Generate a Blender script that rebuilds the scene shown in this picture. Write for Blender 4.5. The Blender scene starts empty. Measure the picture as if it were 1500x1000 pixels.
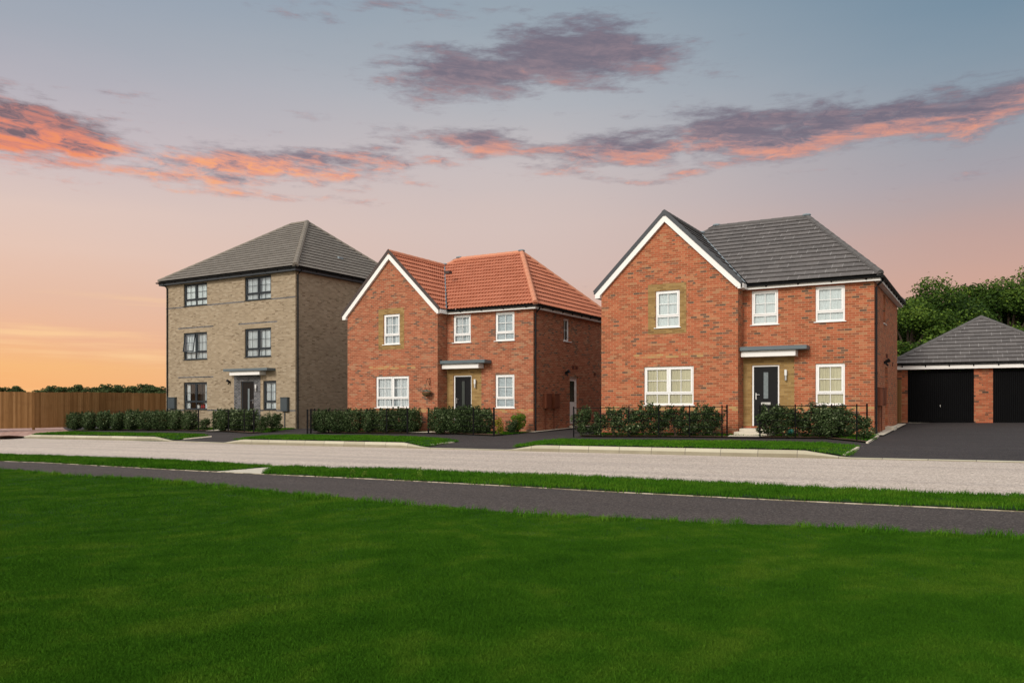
import bpy, bmesh, math, random
from math import sin, cos, pi, radians, sqrt, atan2, floor, ceil
from mathutils import Vector, Matrix
import numpy as np
random.seed(7)
scene = bpy.context.scene
COL = scene.collection
F = 1187.0; U0 = 750.0; V0 = 592.0; CAMZ = 1.3      # focal length in photo pixels, horizon row, eye height

# ------------------------------------------------------------------ helpers
def srgb(r, g, b):
    def f(c):
        c /= 255.0
        return c/12.92 if c <= .04045 else ((c+.055)/1.055)**2.4
    return (f(r), f(g), f(b), 1.0)

def tag(o, label=None, cat=None, group=None, kind=None):
    if label: o['label'] = label
    if cat: o['category'] = cat
    if group: o['group'] = group
    if kind: o['kind'] = kind
    return o

def empty(name, loc, rz=0.0):
    o = bpy.data.objects.new(name, None)
    o.empty_display_size = .3
    o.location = loc; o.rotation_euler = (0, 0, rz)
    COL.objects.link(o)
    return o

class MB:
    def __init__(s):
        s.v = []; s.f = []; s.uv = []; s.smooth = False
    def poly(s, pts, uv=None):
        n = len(s.v)
        s.v += [tuple(p) for p in pts]
        s.f.append(list(range(n, n+len(pts))))
        s.uv.append(uv)
    def hexa(s, P):  # 8 corners: 0-3 bottom loop, 4-7 top loop
        n = len(s.v); s.v += [tuple(p) for p in P]
        for f in ((3,2,1,0),(4,5,6,7),(0,1,5,4),(1,2,6,5),(2,3,7,6),(3,0,4,7)):
            s.f.append([n+i for i in f]); s.uv.append(None)
    def box(s, x0, x1, y0, y1, z0, z1, M=None):
        P = [(x0,y0,z0),(x1,y0,z0),(x1,y1,z0),(x0,y1,z0),(x0,y0,z1),(x1,y0,z1),(x1,y1,z1),(x0,y1,z1)]
        if M: P = [M(*p) for p in P]
        s.hexa(P)
    def tube(s, pts, r, n=8, caps=True, r1=None):
        pts = [Vector(p) for p in pts]; m = len(pts)
        base = len(s.v)
        for i, p in enumerate(pts):
            d = (pts[min(i+1, m-1)]-pts[max(i-1, 0)]).normalized()
            a = Vector((0,0,1)) if abs(d.z) < .9 else Vector((1,0,0))
            x = d.cross(a).normalized(); y = d.cross(x)
            rr = r if r1 is None else r+(r1-r)*i/(m-1)
            for k in range(n):
                t = 2*pi*k/n
                s.v.append(tuple(p+x*rr*cos(t)+y*rr*sin(t)))
        for i in range(m-1):
            for k in range(n):
                a = base+i*n+k; b = base+i*n+(k+1) % n
                s.f.append([a, b, b+n, a+n]); s.uv.append(None)
        if caps:
            s.f.append([base+k for k in range(n)][::-1]); s.uv.append(None)
            s.f.append([base+(m-1)*n+k for k in range(n)]); s.uv.append(None)
    def ball(s, c, rx, ry, rz, n=10, m=7, z0=-1, z1=1):
        base = len(s.v)
        for j in range(m+1):
            zz = z0+(z1-z0)*j/m
            ph = math.asin(max(-1, min(1, zz)))
            for k in range(n):
                t = 2*pi*k/n
                s.v.append((c[0]+rx*cos(ph)*cos(t), c[1]+ry*cos(ph)*sin(t), c[2]+rz*zz))
        for j in range(m):
            for k in range(n):
                a = base+j*n+k; b = base+j*n+(k+1) % n
                s.f.append([a, b, b+n, a+n]); s.uv.append(None)
        s.f.append([base+k for k in range(n)][::-1]); s.uv.append(None)
        s.f.append([base+m*n+k for k in range(n)]); s.uv.append(None)
    def build(s, name, mat, parent=None, bevel=0, smooth=False):
        me = bpy.data.meshes.new(name)
        me.from_pydata(s.v, [], s.f)
        uvl = me.uv_layers.new(name='UVMap').data
        for p, uv in zip(me.polygons, s.uv):
            if uv is None:
                n = p.normal
                for li in p.loop_indices:
                    c = me.vertices[me.loops[li].vertex_index].co
                    if abs(n.z) > .75: uvl[li].uv = (c.x, c.y)
                    elif abs(n.y) >= abs(n.x): uvl[li].uv = (c.x, c.z)
                    else: uvl[li].uv = (c.y+.11, c.z)
            else:
                for li, q in zip(p.loop_indices, uv): uvl[li].uv = q
        me.validate(clean_customdata=False)
        if smooth:
            me.polygons.foreach_set('use_smooth', [True]*len(me.polygons))
        me.materials.append(mat)
        o = bpy.data.objects.new(name, me); COL.objects.link(o)
        if parent: o.parent = parent
        if bevel:
            b = o.modifiers.new('bevel', 'BEVEL'); b.width = bevel; b.segments = 1; b.limit_method = 'ANGLE'
        return o

# ------------------------------------------------------------------ shader helper
class S:
    def __init__(s, nt, sock): s.nt = nt; s.k = sock
    def _b(s, op, o, rev=False):
        n = s.nt.nodes.new('ShaderNodeMath'); n.operation = op
        a, b = (o, s) if rev else (s, o)
        for i, x in enumerate((a, b)):
            if isinstance(x, S): s.nt.links.new(x.k, n.inputs[i])
            elif x is not None: n.inputs[i].default_value = x
        return S(s.nt, n.outputs[0])
    def __add__(s, o): return s._b('ADD', o)
    __radd__ = __add__
    def __sub__(s, o): return s._b('SUBTRACT', o)
    def __rsub__(s, o): return s._b('SUBTRACT', o, True)
    def __mul__(s, o): return s._b('MULTIPLY', o)
    __rmul__ = __mul__
    def __truediv__(s, o): return s._b('DIVIDE', o)
    def floor(s): return s._b('FLOOR', None)
    def fract(s): return s._b('FRACT', None)
    def lt(s, o): return s._b('LESS_THAN', o)
    def gt(s, o): return s._b('GREATER_THAN', o)
    def mn(s, o): return s._b('MINIMUM', o)
    def mx(s, o): return s._b('MAXIMUM', o)
    def mod(s, o): return s._b('FLOORED_MODULO', o)
    def pw(s, o): return s._b('POWER', o)
    def un(s, op): return s._b(op, None)
    def ss(s, a, b, lo=0., hi=1.):
        n = s.nt.nodes.new('ShaderNodeMapRange'); n.interpolation_type = 'SMOOTHSTEP'
        s.nt.links.new(s.k, n.inputs['Value'])
        for nm, x in (('From Min', a), ('From Max', b), ('To Min', lo), ('To Max', hi)):
            if isinstance(x, S): s.nt.links.new(x.k, n.inputs[nm])
            else: n.inputs[nm].default_value = x
        return S(s.nt, n.outputs['Result'])

def xyz(nt, x, y, z=0.):
    n = nt.nodes.new('ShaderNodeCombineXYZ')
    for i, q in enumerate((x, y, z)):
        if isinstance(q, S): nt.links.new(q.k, n.inputs[i])
        else: n.inputs[i].default_value = q
    return n.outputs[0]
def noise(nt, vec, scale=1., detail=4., rough=.55, dist=0., out=0):
    n = nt.nodes.new('ShaderNodeTexNoise')
    if vec is not None: nt.links.new(vec, n.inputs['Vector'])
    n.inputs['Scale'].default_value = scale; n.inputs['Detail'].default_value = detail
    n.inputs['Roughness'].default_value = rough; n.inputs['Distortion'].default_value = dist
    return S(nt, n.outputs[out])
def white(nt, vec):
    n = nt.nodes.new('ShaderNodeTexWhiteNoise'); n.noise_dimensions = '3D'
    nt.links.new(vec, n.inputs['Vector'])
    return S(nt, n.outputs['Value'])
def mixc(nt, fac, a, b, mode='MIX'):
    n = nt.nodes.new('ShaderNodeMix'); n.data_type = 'RGBA'; n.blend_type = mode
    if isinstance(fac, S): nt.links.new(fac.k, n.inputs[0])
    else: n.inputs[0].default_value = fac
    for i, x in ((6, a), (7, b)):
        if isinstance(x, (tuple, list)): n.inputs[i].default_value = (*x[:3], 1)
        else: nt.links.new(x, n.inputs[i])
    return n.outputs[2]
def ramp(nt, fac, stops, interp='LINEAR'):
    n = nt.nodes.new('ShaderNodeValToRGB'); cr = n.color_ramp; cr.interpolation = interp
    nt.links.new(fac.k, n.inputs[0])
    while len(cr.elements) > 1: cr.elements.remove(cr.elements[-1])
    cr.elements[0].position = stops[0][0]; cr.elements[0].color = (*stops[0][1][:3], 1)
    for p, c in stops[1:]:
        e = cr.elements.new(p); e.color = (*c[:3], 1)
    return n.outputs[0]
def sep(nt, sock):
    n = nt.nodes.new('ShaderNodeSeparateXYZ'); nt.links.new(sock, n.inputs[0])
    return [S(nt, n.outputs[i]) for i in range(3)]
def newmat(name, rough=.7, spec=.3, metal=0.):
    m = bpy.data.materials.new(name); m.use_nodes = True
    nt = m.node_tree; b = nt.nodes['Principled BSDF']
    b.inputs['Roughness'].default_value = rough
    b.inputs['Specular IOR Level'].default_value = spec
    b.inputs['Metallic'].default_value = metal
    return m, nt, b
def setc(nt, b, col):
    if isinstance(col, (tuple, list)): b.inputs['Base Color'].default_value = (*col[:3], 1)
    else: nt.links.new(col, b.inputs['Base Color'])
def bump(nt, b, h, strength=.4, dist=.01):
    n = nt.nodes.new('ShaderNodeBump'); n.inputs['Strength'].default_value = strength
    n.inputs['Distance'].default_value = dist
    nt.links.new(h.k, n.inputs['Height']); nt.links.new(n.outputs[0], b.inputs['Normal'])
def uvn(nt):
    return nt.nodes.new('ShaderNodeUVMap').outputs[0]
def objc(nt):
    return nt.nodes.new('ShaderNodeTexCoord').outputs['Object']
def posn(nt):
    return nt.nodes.new('ShaderNodeNewGeometry').outputs['Position']

def plain(name, col, rough=.5, spec=.4, var=.12, scale=6., metal=0., bm=0.):
    m, nt, b = newmat(name, rough, spec, metal)
    n = noise(nt, objc(nt), scale, 5.)
    lo = tuple(c*(1-var) for c in col[:3]); hi = tuple(c*(1+var) for c in col[:3])
    setc(nt, b, mixc(nt, n, lo, hi))
    if bm: bump(nt, b, noise(nt, objc(nt), scale*8, 6.), bm, .005)
    return m

def brick_mat(name, stops, dark, darkfrac, mortar, seed=0., bump_s=.5):
    """running bond, 225 x 75 mm modules in metres of UV; the fired colour of each brick is its own"""
    m, nt, b = newmat(name, .88, .2)
    u, v, _ = sep(nt, uvn(nt))
    row = (v/.075).floor()
    cu = u/.225 + row.mod(2.)*.5
    colm = cu.floor()
    wn = white(nt, xyz(nt, colm, row, seed))
    wn2 = white(nt, xyz(nt, colm, row, seed+7.3))
    fu = cu.fract()*.225; fv = (v/.075).fract()*.075
    wob = noise(nt, uvn(nt), 22., 3.)*.004
    mort = (fu.lt(wob+.0085)).mx(fv.lt(wob+.0085))
    base = ramp(nt, wn, stops)
    fine = noise(nt, uvn(nt), 30., 6., .7)
    base = mixc(nt, .38, base, mixc(nt, fine, (.25,.25,.25), (1.,1.,1.)), 'OVERLAY')
    clus = noise(nt, uvn(nt), .9, 3.).ss(.38, .68)
    isd = wn2.lt((clus*.9+.12)*darkfrac)
    base = mixc(nt, isd*(white(nt, xyz(nt, colm, row, seed+3.1))*.6+.4), base, dark)
    big = noise(nt, uvn(nt), .45, 4.)
    base = mixc(nt, 1.0, base, mixc(nt, big, (.84,.84,.84), (1.14,1.12,1.1)), 'MULTIPLY')
    mc = mixc(nt, noise(nt, uvn(nt), 3., 4.), tuple(c*.75 for c in mortar[:3]), tuple(c*1.2 for c in mortar[:3]))
    setc(nt, b, mixc(nt, mort, base, mc))
    h = (1.-mort)*.8 + fine*.5
    bump(nt, b, h, bump_s, .006)
    return m

def tile_mat(name, c1, c2, joint, tw=.3, gauge=.3, stagger=True, jw=.008, jvis=.35, rough=.8, seed=0., stain=None):
    m, nt, b = newmat(name, rough, .25)
    u, v, _ = sep(nt, uvn(nt))
    row = (v/gauge).floor()
    cu = u/tw + (row.mod(2.)*.5 if stagger else 0.)
    colm = cu.floor()
    wn = white(nt, xyz(nt, colm, row, seed))
    big = noise(nt, uvn(nt), .6, 5.)
    fine = noise(nt, uvn(nt), 14., 6., .7)
    base = mixc(nt, (wn*.55+big*.45), c1, c2)
    base = mixc(nt, .35, base, mixc(nt, fine, (.2,.2,.2), (1.,1.,1.)), 'OVERLAY')
    if stain:
        st = noise(nt, uvn(nt), 1.1, 5., .65).ss(.55, .8)
        base = mixc(nt, st*.35, base, stain)
    w2 = white(nt, xyz(nt, colm, row, seed+5.))
    jm = (cu.fract()*tw).lt(jw)*(w2.ss(.35, .9, .15, 1.)*jvis)
    base = mixc(nt, jm, base, joint)
    setc(nt, b, base)
    bump(nt, b, fine, .25, .004)
    return m

M = {}
def grass_nodes(name, cols, scale=1.):
    m, nt, b = newmat(name, .8, .15)
    p = posn(nt)
    n1 = noise(nt, p, .55*scale, 6., .62, 1.6)
    n2 = noise(nt, p, 3.2*scale, 4., .6)
    sx_, sy_, _z = sep(nt, p)
    n3 = noise(nt, xyz(nt, sx_*.5+sy_*.28, sy_*1.6-sx_*.8, 4.), 1., 5., .6, 1.2)
    c = ramp(nt, n1*.46+n2*.30+n3*.24, [(.38, cols[0]), (.5, cols[1]), (.60, cols[2])])
    return m, nt, b, c
# grass: soil-level sheet and blades
m, nt, b, c = grass_nodes('grass_sheet', [(.014,.05,.005),(.020,.072,.007),(.034,.095,.010)])
f = noise(nt, posn(nt), 60., 4., .7)
setc(nt, b, mixc(nt, f, mixc(nt, .0, c, c), mixc(nt, 1., c, (.55,.6,.5), 'MULTIPLY')))
bump(nt, b, noise(nt, posn(nt), 45., 5., .7), .8, .03); M['grass_sheet'] = m
def blade_mat(name, k):
    m, nt, b, c = grass_nodes(name, [tuple(x*k for x in q) for q in ((.022,.084,.004),(.038,.120,.006),(.074,.155,.011))])
    oi = nt.nodes.new('ShaderNodeObjectInfo')
    r = S(nt, oi.outputs['Random'])
    at = nt.nodes.new('ShaderNodeAttribute'); at.attribute_name = 'tint'
    t = S(nt, at.outputs['Fac'])
    c = mixc(nt, 1., c, mixc(nt, t, (.55,.6,.5), (1.5,1.35,1.5)), 'MULTIPLY')
    c = mixc(nt, r*.25, c, (.06*k,.15*k,.012*k))
    setc(nt, b, c)
    b.inputs['Roughness'].default_value = .9; b.inputs['Specular IOR Level'].default_value = .04
    return m
M['blade'] = blade_mat('grass_blade', .98)
M['verge_blade'] = blade_mat('verge_blade', 1.15)

def speck(name, c1, c2, c3, rough=.85, sc=70., big=.35, bmp=.5, soft=.3):
    m, nt, b = newmat(name, rough, .25)
    p = posn(nt)
    vor = nt.nodes.new('ShaderNodeTexVoronoi'); vor.inputs['Scale'].default_value = sc
    nt.links.new(p, vor.inputs['Vector'])
    vc = sep(nt, vor.outputs['Color'])[0]
    fine = noise(nt, p, sc*.7, 4., .7)
    lg = noise(nt, p, big, 5., .6)
    c = ramp(nt, vc*.6+fine*.4, [(.15, c1), (.5, c2), (.85, c3)])
    c = mixc(nt, 1., c, mixc(nt, lg, (1-soft,)*3, (1+soft*.8,)*3), 'MULTIPLY')
    px_, py_, _ = sep(nt, p)
    along = px_*cos(.52)-py_*sin(.52); across = px_*sin(.52)+py_*cos(.52)
    tr = noise(nt, xyz(nt, along*.06, across*1.5, 2.), 1., 3., .5)
    c = mixc(nt, 1., c, mixc(nt, tr.ss(.35, .7), (1.06,1.06,1.05), (.88,.88,.89)), 'MULTIPLY')
    setc(nt, b, c)
    bump(nt, b, fine, bmp, .008)
    return m
M['road'] = speck('road_base_course', (.27,.22,.18), (.56,.475,.41), (.74,.65,.57), sc=44., soft=.12, bmp=.3)
M['asphalt'] = speck('asphalt', (.026,.0205,.0185), (.060,.049,.045), (.145,.122,.112), sc=70., big=.5, soft=.22)
M['asphalt_far'] = speck('drive_asphalt', (.023,.0195,.0195), (.043,.037,.037), (.078,.067,.066), sc=50., big=.4, soft=.25)
M['mulch'] = speck('bark_mulch', (.03,.016,.010), (.085,.047,.030), (.20,.13,.09), sc=30., big=1.2)
M['pink'] = None
m, nt, b = newmat('pink_block_paving', .85, .2)
u, v, _ = sep(nt, posn(nt))
rw = (v/.12).floor(); cu = u/.2+rw.mod(2.)*.5
wn = white(nt, xyz(nt, cu.floor(), rw, 1.))
mo = (cu.fract().lt(.05)).mx((v/.12).fract().lt(.08))
c = ramp(nt, wn*.7+noise(nt, posn(nt), 1., 4.)*.3, [(.2, (.33,.19,.16)), (.6, (.47,.30,.25)), (.9, (.56,.40,.34))])
setc(nt, b, mixc(nt, mo*.5, c, (.2,.14,.12))); M['pink'] = m
# kerb and edging concrete: one tint per unit of 0.915 m
m, nt, b = newmat('kerb_concrete', .85, .25)
u, v, _ = sep(nt, uvn(nt))
cu = u/.915
wn = white(nt, xyz(nt, cu.floor(), 0., 2.))
n1 = noise(nt, posn(nt), 5., 6., .7)
c = mixc(nt, wn*.6+n1*.4, (.34,.31,.22), (.55,.515,.40))
dirt = (v.ss(.085, .10, 1., 0.))*(noise(nt, posn(nt), 2.2, 4.).ss(.3, .7, .8, 1.))
c = mixc(nt, dirt*.85, c, (.215,.185,.125))
c = mixc(nt, (cu.fract()*.915).lt(.014), c, (.14,.12,.10))
setc(nt, b, c); bump(nt, b, n1, .3, .004); M['kerb'] = m
M['slab'] = plain('pale_paving_slab', (.60,.55,.45), .85, .2, .16, 3., bm=.3)
M['edging'] = plain('edging_concrete', (.62,.55,.44), .85, .2, .2, 2.)
M['pin_kerb'] = speck('weathered_pin_kerb', (.10,.09,.05), (.36,.31,.21), (.62,.55,.42), sc=9., big=1.1, soft=.5)
M['soil'] = speck('field', (.02,.04,.01), (.04,.07,.02), (.07,.10,.03), sc=6., big=.05)

RED = [(0., (.24,.078,.037)), (.3, (.325,.090,.042)), (.7, (.385,.108,.051)), (.88, (.41,.145,.070)), (1., (.35,.17,.088))]
M['red_brick'] = brick_mat('red_brick', RED, (.115,.075,.055), .26, (.47,.30,.17), 1.)
RED2 = [(0., (.225,.075,.040)), (.3, (.295,.089,.046)), (.7, (.35,.110,.057)), (.88, (.375,.148,.080)), (1., (.315,.16,.092))]
M['red_brick_two'] = brick_mat('weathered_red_brick', RED2, (.115,.075,.058), .26, (.43,.28,.17), 4.)
M['garage_brick'] = brick_mat('garage_brick', RED, (.06,.04,.03), .36, (.33,.20,.12), 9.)
M['buff_brick'] = brick_mat('buff_brick', [(0., (.215,.130,.046)), (.5, (.275,.170,.062)), (1., (.33,.215,.085))], (.17,.10,.04), .12, (.29,.21,.11), 2., .35)
M['band_brick'] = brick_mat('mixed_band_brick', [(0., (.38,.12,.05)), (.6, (.42,.16,.07)), (.75, (.38,.23,.09)), (1., (.40,.25,.10))], (.12,.07,.05), .2, (.45,.32,.2), 6.)
M['tan_brick'] = brick_mat('tan_brick', [(0., (.245,.190,.128)), (.4, (.285,.224,.152)), (.8, (.32,.254,.176)), (1., (.355,.29,.21))], (.19,.14,.09), .22, (.36,.30,.22), 3., .35)
M['grey_brick'] = brick_mat('slate_grey_brick', [(0., (.045,.048,.056)), (.6, (.085,.088,.10)), (1., (.13,.13,.145))], (.03,.03,.035), .2, (.34,.32,.29), 5.)
M['tile_brown'] = tile_mat('brown_grey_tile', (.145,.128,.110), (.205,.185,.162), (.09,.08,.07), .33, .32, False, .006, .4, seed=1., stain=(.24,.22,.19))
M['tile_slate'] = tile_mat('slate_grey_tile', (.098,.090,.088), (.150,.138,.134), (.42,.41,.40), .33, .32, True, .015, .62, seed=2., stain=(.16,.14,.13))
M['tile_red'] = tile_mat('terracotta_pantile', (.37,.120,.063), (.49,.18,.105), (.2,.06,.03), .30, .32, False, .03, .25, .7, seed=3., stain=(.50,.22,.14))
M['ridge_brown'] = plain('brown_ridge_tile', (.21,.185,.155), .8, .2, .2, 3., bm=.2)
M['ridge_slate'] = plain('slate_ridge_tile', (.115,.108,.106), .8, .2, .2, 3., bm=.2)
M['ridge_red'] = plain('terracotta_ridge_tile', (.58,.25,.15), .75, .25, .14, 3., bm=.2)
M['verge_brown'] = plain('brown_verge_trim', (.058,.040,.036), .55, .4, .12, 4.)
M['verge_slate'] = plain('slate_verge_trim', (.042,.047,.056), .5, .4, .12, 4.)
M['lead'] = plain('lead_flashing', (.22,.27,.30), .5, .4, .2, 6.)
M['white'] = plain('white_plastic', (.86,.855,.84), .45, .35, .05, 3.)
M['white_trim'] = plain('white_fascia', (.84,.82,.79), .5, .35, .07, 1.5)
M['black'] = plain('black_plastic', (.009,.010,.011), .5, .2, .15, 4.)
M['iron'] = plain('black_railing_paint', (.005,.005,.0055), .6, .1, .2, 9.)
M['grey_frame'] = plain('anthracite_frame', (.026,.033,.040), .5, .25, .1, 4.)
M['grey_fascia'] = plain('anthracite_fascia', (.036,.043,.052), .45, .4, .1, 2.)
M['canopy_grey'] = plain('canopy_lead_grey', (.105,.135,.150), .5, .4, .12, 2.5)
M['chrome'] = plain('brushed_steel', (.55,.55,.55), .3, .5, .1, 9., metal=1.)
M['lampglass'] = plain('opal_glass', (.82,.82,.80), .3, .5, .03, 5.)
M['brown_box'] = plain('brown_meter_box', (.17,.050,.022), .55, .35, .1, 4.)
M['grey_box'] = plain('grey_meter_box', (.050,.064,.072), .45, .4, .1, 4.)
M['vent'] = plain('terracotta_vent', (.13,.035,.018), .7, .3, .15, 9.)
M['teal'] = plain('teal_plastic', (.01,.22,.17), .4, .5, .1, 6.)
M['red_cloth'] = plain('red_cloth', (.45,.04,.05), .9, .1, .2, 8.)
M['dark_room'] = plain('dim_room_wall', (.22,.21,.20), .9, .1, .1, 1.)
M['bark'] = plain('tree_bark', (.09,.068,.05), .9, .1, .3, 5., bm=.5)
M['wicker'] = plain('woven_basket_fibre', (.12,.075,.035), .9, .1, .4, 30., bm=.6)
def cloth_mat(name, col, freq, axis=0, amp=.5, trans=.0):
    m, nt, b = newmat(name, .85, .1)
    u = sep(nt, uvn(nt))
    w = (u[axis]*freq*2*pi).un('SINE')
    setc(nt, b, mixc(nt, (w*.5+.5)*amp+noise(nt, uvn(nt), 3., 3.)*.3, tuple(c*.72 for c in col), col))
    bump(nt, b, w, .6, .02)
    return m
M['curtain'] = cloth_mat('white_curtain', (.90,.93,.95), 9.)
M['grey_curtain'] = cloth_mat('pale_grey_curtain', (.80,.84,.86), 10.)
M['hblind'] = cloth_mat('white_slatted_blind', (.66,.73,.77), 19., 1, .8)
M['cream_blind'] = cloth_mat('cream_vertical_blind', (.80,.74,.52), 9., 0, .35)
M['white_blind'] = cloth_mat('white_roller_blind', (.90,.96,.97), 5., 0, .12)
# glass
m = bpy.data.materials.new('window_glass'); m.use_nodes = True; nt = m.node_tree
nt.nodes.clear()
out = nt.nodes.new('ShaderNodeOutputMaterial'); mix = nt.nodes.new('ShaderNodeMixShader')
tr = nt.nodes.new('ShaderNodeBsdfTransparent'); tr.inputs[0].default_value = (.92,.95,.95,1)
gl = nt.nodes.new('ShaderNodeBsdfGlossy'); gl.inputs['Roughness'].default_value = .015
gl.inputs['Color'].default_value = (.95,.97,1,1)
fr = nt.nodes.new('ShaderNodeFresnel'); fr.inputs[0].default_value = 1.75
bp = nt.nodes.new('ShaderNodeBump'); bp.inputs['Strength'].default_value = .04; bp.inputs['Distance'].default_value = .02
nn = noise(nt, posn(nt), 1.6, 2.); nt.links.new(nn.k, bp.inputs['Height'])
nt.links.new(bp.outputs[0], gl.inputs['Normal'])
nt.links.new(fr.outputs[0], mix.inputs[0]); nt.links.new(tr.outputs[0], mix.inputs[1]); nt.links.new(gl.outputs[0], mix.inputs[2])
nt.links.new(mix.outputs[0], out.inputs[0]); M['glass'] = m
m, nt, b = newmat('frosted_glass', .35, .3)
setc(nt, b, mixc(nt, noise(nt, objc(nt), 14., 4.), (.10,.12,.13), (.24,.28,.29))); M['frost'] = m
M['side_glass'] = plain('dark_obscured_glass', (.030,.038,.032), .2, .5, .2, 8.)
# ribbed black garage door and black front door
m, nt, b = newmat('black_garage_door', .7, .06)
setc(nt, b, mixc(nt, noise(nt, objc(nt), 1.5, 4.), (.0035,.0035,.004), (.006,.006,.0065))); M['garage_door'] = m
m, nt, b = newmat('black_front_door', .55, .15)
setc(nt, b, mixc(nt, noise(nt, objc(nt), 5., 4.), (.006,.006,.007), (.011,.011,.012))); M['door_black'] = m
m, nt, b = newmat('dark_brown_front_door', .55, .15)
setc(nt, b, mixc(nt, noise(nt, objc(nt), 5., 4.), (.010,.008,.007), (.018,.014,.012))); M['door_brown'] = m
# fence timber: each board its own shade
def timber(name, k):
    m, nt, b = newmat(name, .85, .15)
    u, v, _ = sep(nt, uvn(nt))
    bd = (u/.11+.001).floor()
    wn = white(nt, xyz(nt, bd, 0., 0.))
    gr = noise(nt, xyz(nt, u*28., v*1.3), 1., 5., .6)
    c = ramp(nt, wn*.4+gr*.6, [(.2, tuple(x*k for x in (.20,.098,.034))), (.55, tuple(x*k for x in (.33,.172,.066))), (.85, tuple(x*k for x in (.42,.24,.105)))])
    kn = noise(nt, xyz(nt, u*9., v*3.), 1., 2.).ss(.68, .74)
    c = mixc(nt, kn*.6, c, (.08,.035,.015))
    st = noise(nt, xyz(nt, u*.8, v*2.), 1., 4.).ss(.5, .75)
    c = mixc(nt, st*.35, c, (.16,.075,.03))
    setc(nt, b, c); bump(nt, b, gr, .3, .004)
    return m
M['timber'] = timber('fence_timber', .78)
def leaf_mat(name, stops, rough=.6):
    m, nt, b = newmat(name, rough, .16)
    at = nt.nodes.new('ShaderNodeAttribute'); at.attribute_name = 'tint'
    t = S(nt, at.outputs['Fac'])
    oi = nt.nodes.new('ShaderNodeObjectInfo')
    c = ramp(nt, (t*.85 + S(nt, oi.outputs['Random'])*.15), stops)
    setc(nt, b, c)
    # light passing through a leaf
    tl = nt.nodes.new('ShaderNodeBsdfTranslucent'); nt.links.new(c, tl.inputs[0])
    mx = nt.nodes.new('ShaderNodeMixShader'); mx.inputs[0].default_value = .22
    o = nt.nodes['Material Output']
    nt.links.new(b.outputs[0], mx.inputs[1]); nt.links.new(tl.outputs[0], mx.inputs[2]); nt.links.new(mx.outputs[0], o.inputs[0])
    return m
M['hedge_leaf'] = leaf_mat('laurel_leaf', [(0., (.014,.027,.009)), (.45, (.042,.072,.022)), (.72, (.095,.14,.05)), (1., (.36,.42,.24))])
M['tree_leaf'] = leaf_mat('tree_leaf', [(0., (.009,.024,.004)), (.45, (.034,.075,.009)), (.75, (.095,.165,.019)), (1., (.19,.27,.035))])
M['lime_leaf'] = leaf_mat('lime_leaf', [(0., (.05,.10,.010)), (.5, (.11,.20,.018)), (1., (.23,.33,.04))])
M['gold_leaf'] = leaf_mat('golden_leaf', [(0., (.06,.09,.010)), (.6, (.25,.24,.02)), (1., (.55,.42,.04))])
M['flower'] = leaf_mat('white_bedding_flower', [(0., (.04,.10,.02)), (.5, (.08,.16,.04)), (.7, (.5,.52,.55)), (1., (.7,.7,.75))])
M['far_leaf'] = leaf_mat('far_tree_leaf', [(0., (.026,.044,.015)), (.5, (.055,.082,.028)), (1., (.11,.135,.045))])

# ------------------------------------------------------------------ the lie of the land
A0 = .52; CA, SA = cos(A0), sin(A0)
def to_st(X, Y): return (CA*X-SA*Y, SA*X+CA*Y)          # s along the street (to the right), t away from the camera
def to_xy(s, t): return (CA*s+SA*t, -SA*s+CA*t)
def interp(x, tab):
    if x <= tab[0][0]: return tab[0][1]
    for (a, b), (c, d) in zip(tab, tab[1:]):
        if x <= c: return b+(d-b)*(x-a)/(c-a)
    return tab[-1][1]
HF = [(19,-1.085),(20.4,-1.075),(25,-1.035),(27,-1.02),(29,-.97),(36,-.85),(38,-.755),(60,-.70)]
def g_s(s): return .0105*(max(-46, min(s, 12))+3)
def z_far(s, t): return CAMZ+interp(t, HF)+g_s(s)
def z_road(s, t): return CAMZ-1.25+g_s(s)
def z_near(s, t): return CAMZ-1.22+g_s(s)
def pix(u, v, zf, off=0.):
    """where the sight line of a photo pixel meets the surface zf -> (s, t)"""
    lo, hi = 1., 200.
    for _ in range(60):
        Y = (lo+hi)/2; X = (u-U0)/F*Y; s, t = to_st(X, Y)
        if CAMZ-(v-V0)/F*Y > zf(s, t)+off: lo = Y
        else: hi = Y
    X = (u-U0)/F*lo
    return to_st(X, lo)
def sheet(name, poly, zf, off, mat, step=.4, nt_=3, rag=0.):
    """a sheet lying on the land inside a polygon given in (s, t)"""
    ss = sorted(set([p[0] for p in poly]))
    smin, smax = ss[0], ss[-1]
    n = max(1, int((smax-smin)/step)); cuts = sorted(set(ss+[smin+(smax-smin)*i/n for i in range(n+1)]))
    cuts[0] += 1e-4; cuts[-1] -= 1e-4
    mb = MB(); prev = None
    for s in cuts:
        h = []
        for (a, b), (c, d) in zip(poly, poly[1:]+poly[:1]):
            if (a <= s) != (c <= s): h.append(b+(d-b)*(s-a)/(c-a))
        if len(h) < 2: prev = None; continue
        lo, hi = min(h), max(h)
        row = []
        for j in range(nt_+1):
            t = lo+(hi-lo)*j/nt_
            x, y = to_xy(s, t)
            row.append(((x, y, zf(s, t)+off), (s, t)))
        if prev:
            for j in range(nt_):
                q = [prev[j], row[j], row[j+1], prev[j+1]]
                mb.poly([a for a, _ in q], [b for _, b in q])
        prev = row
    o = mb.build(name, mat)
    return o
def struct(o): o['kind'] = 'structure'; return o

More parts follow.
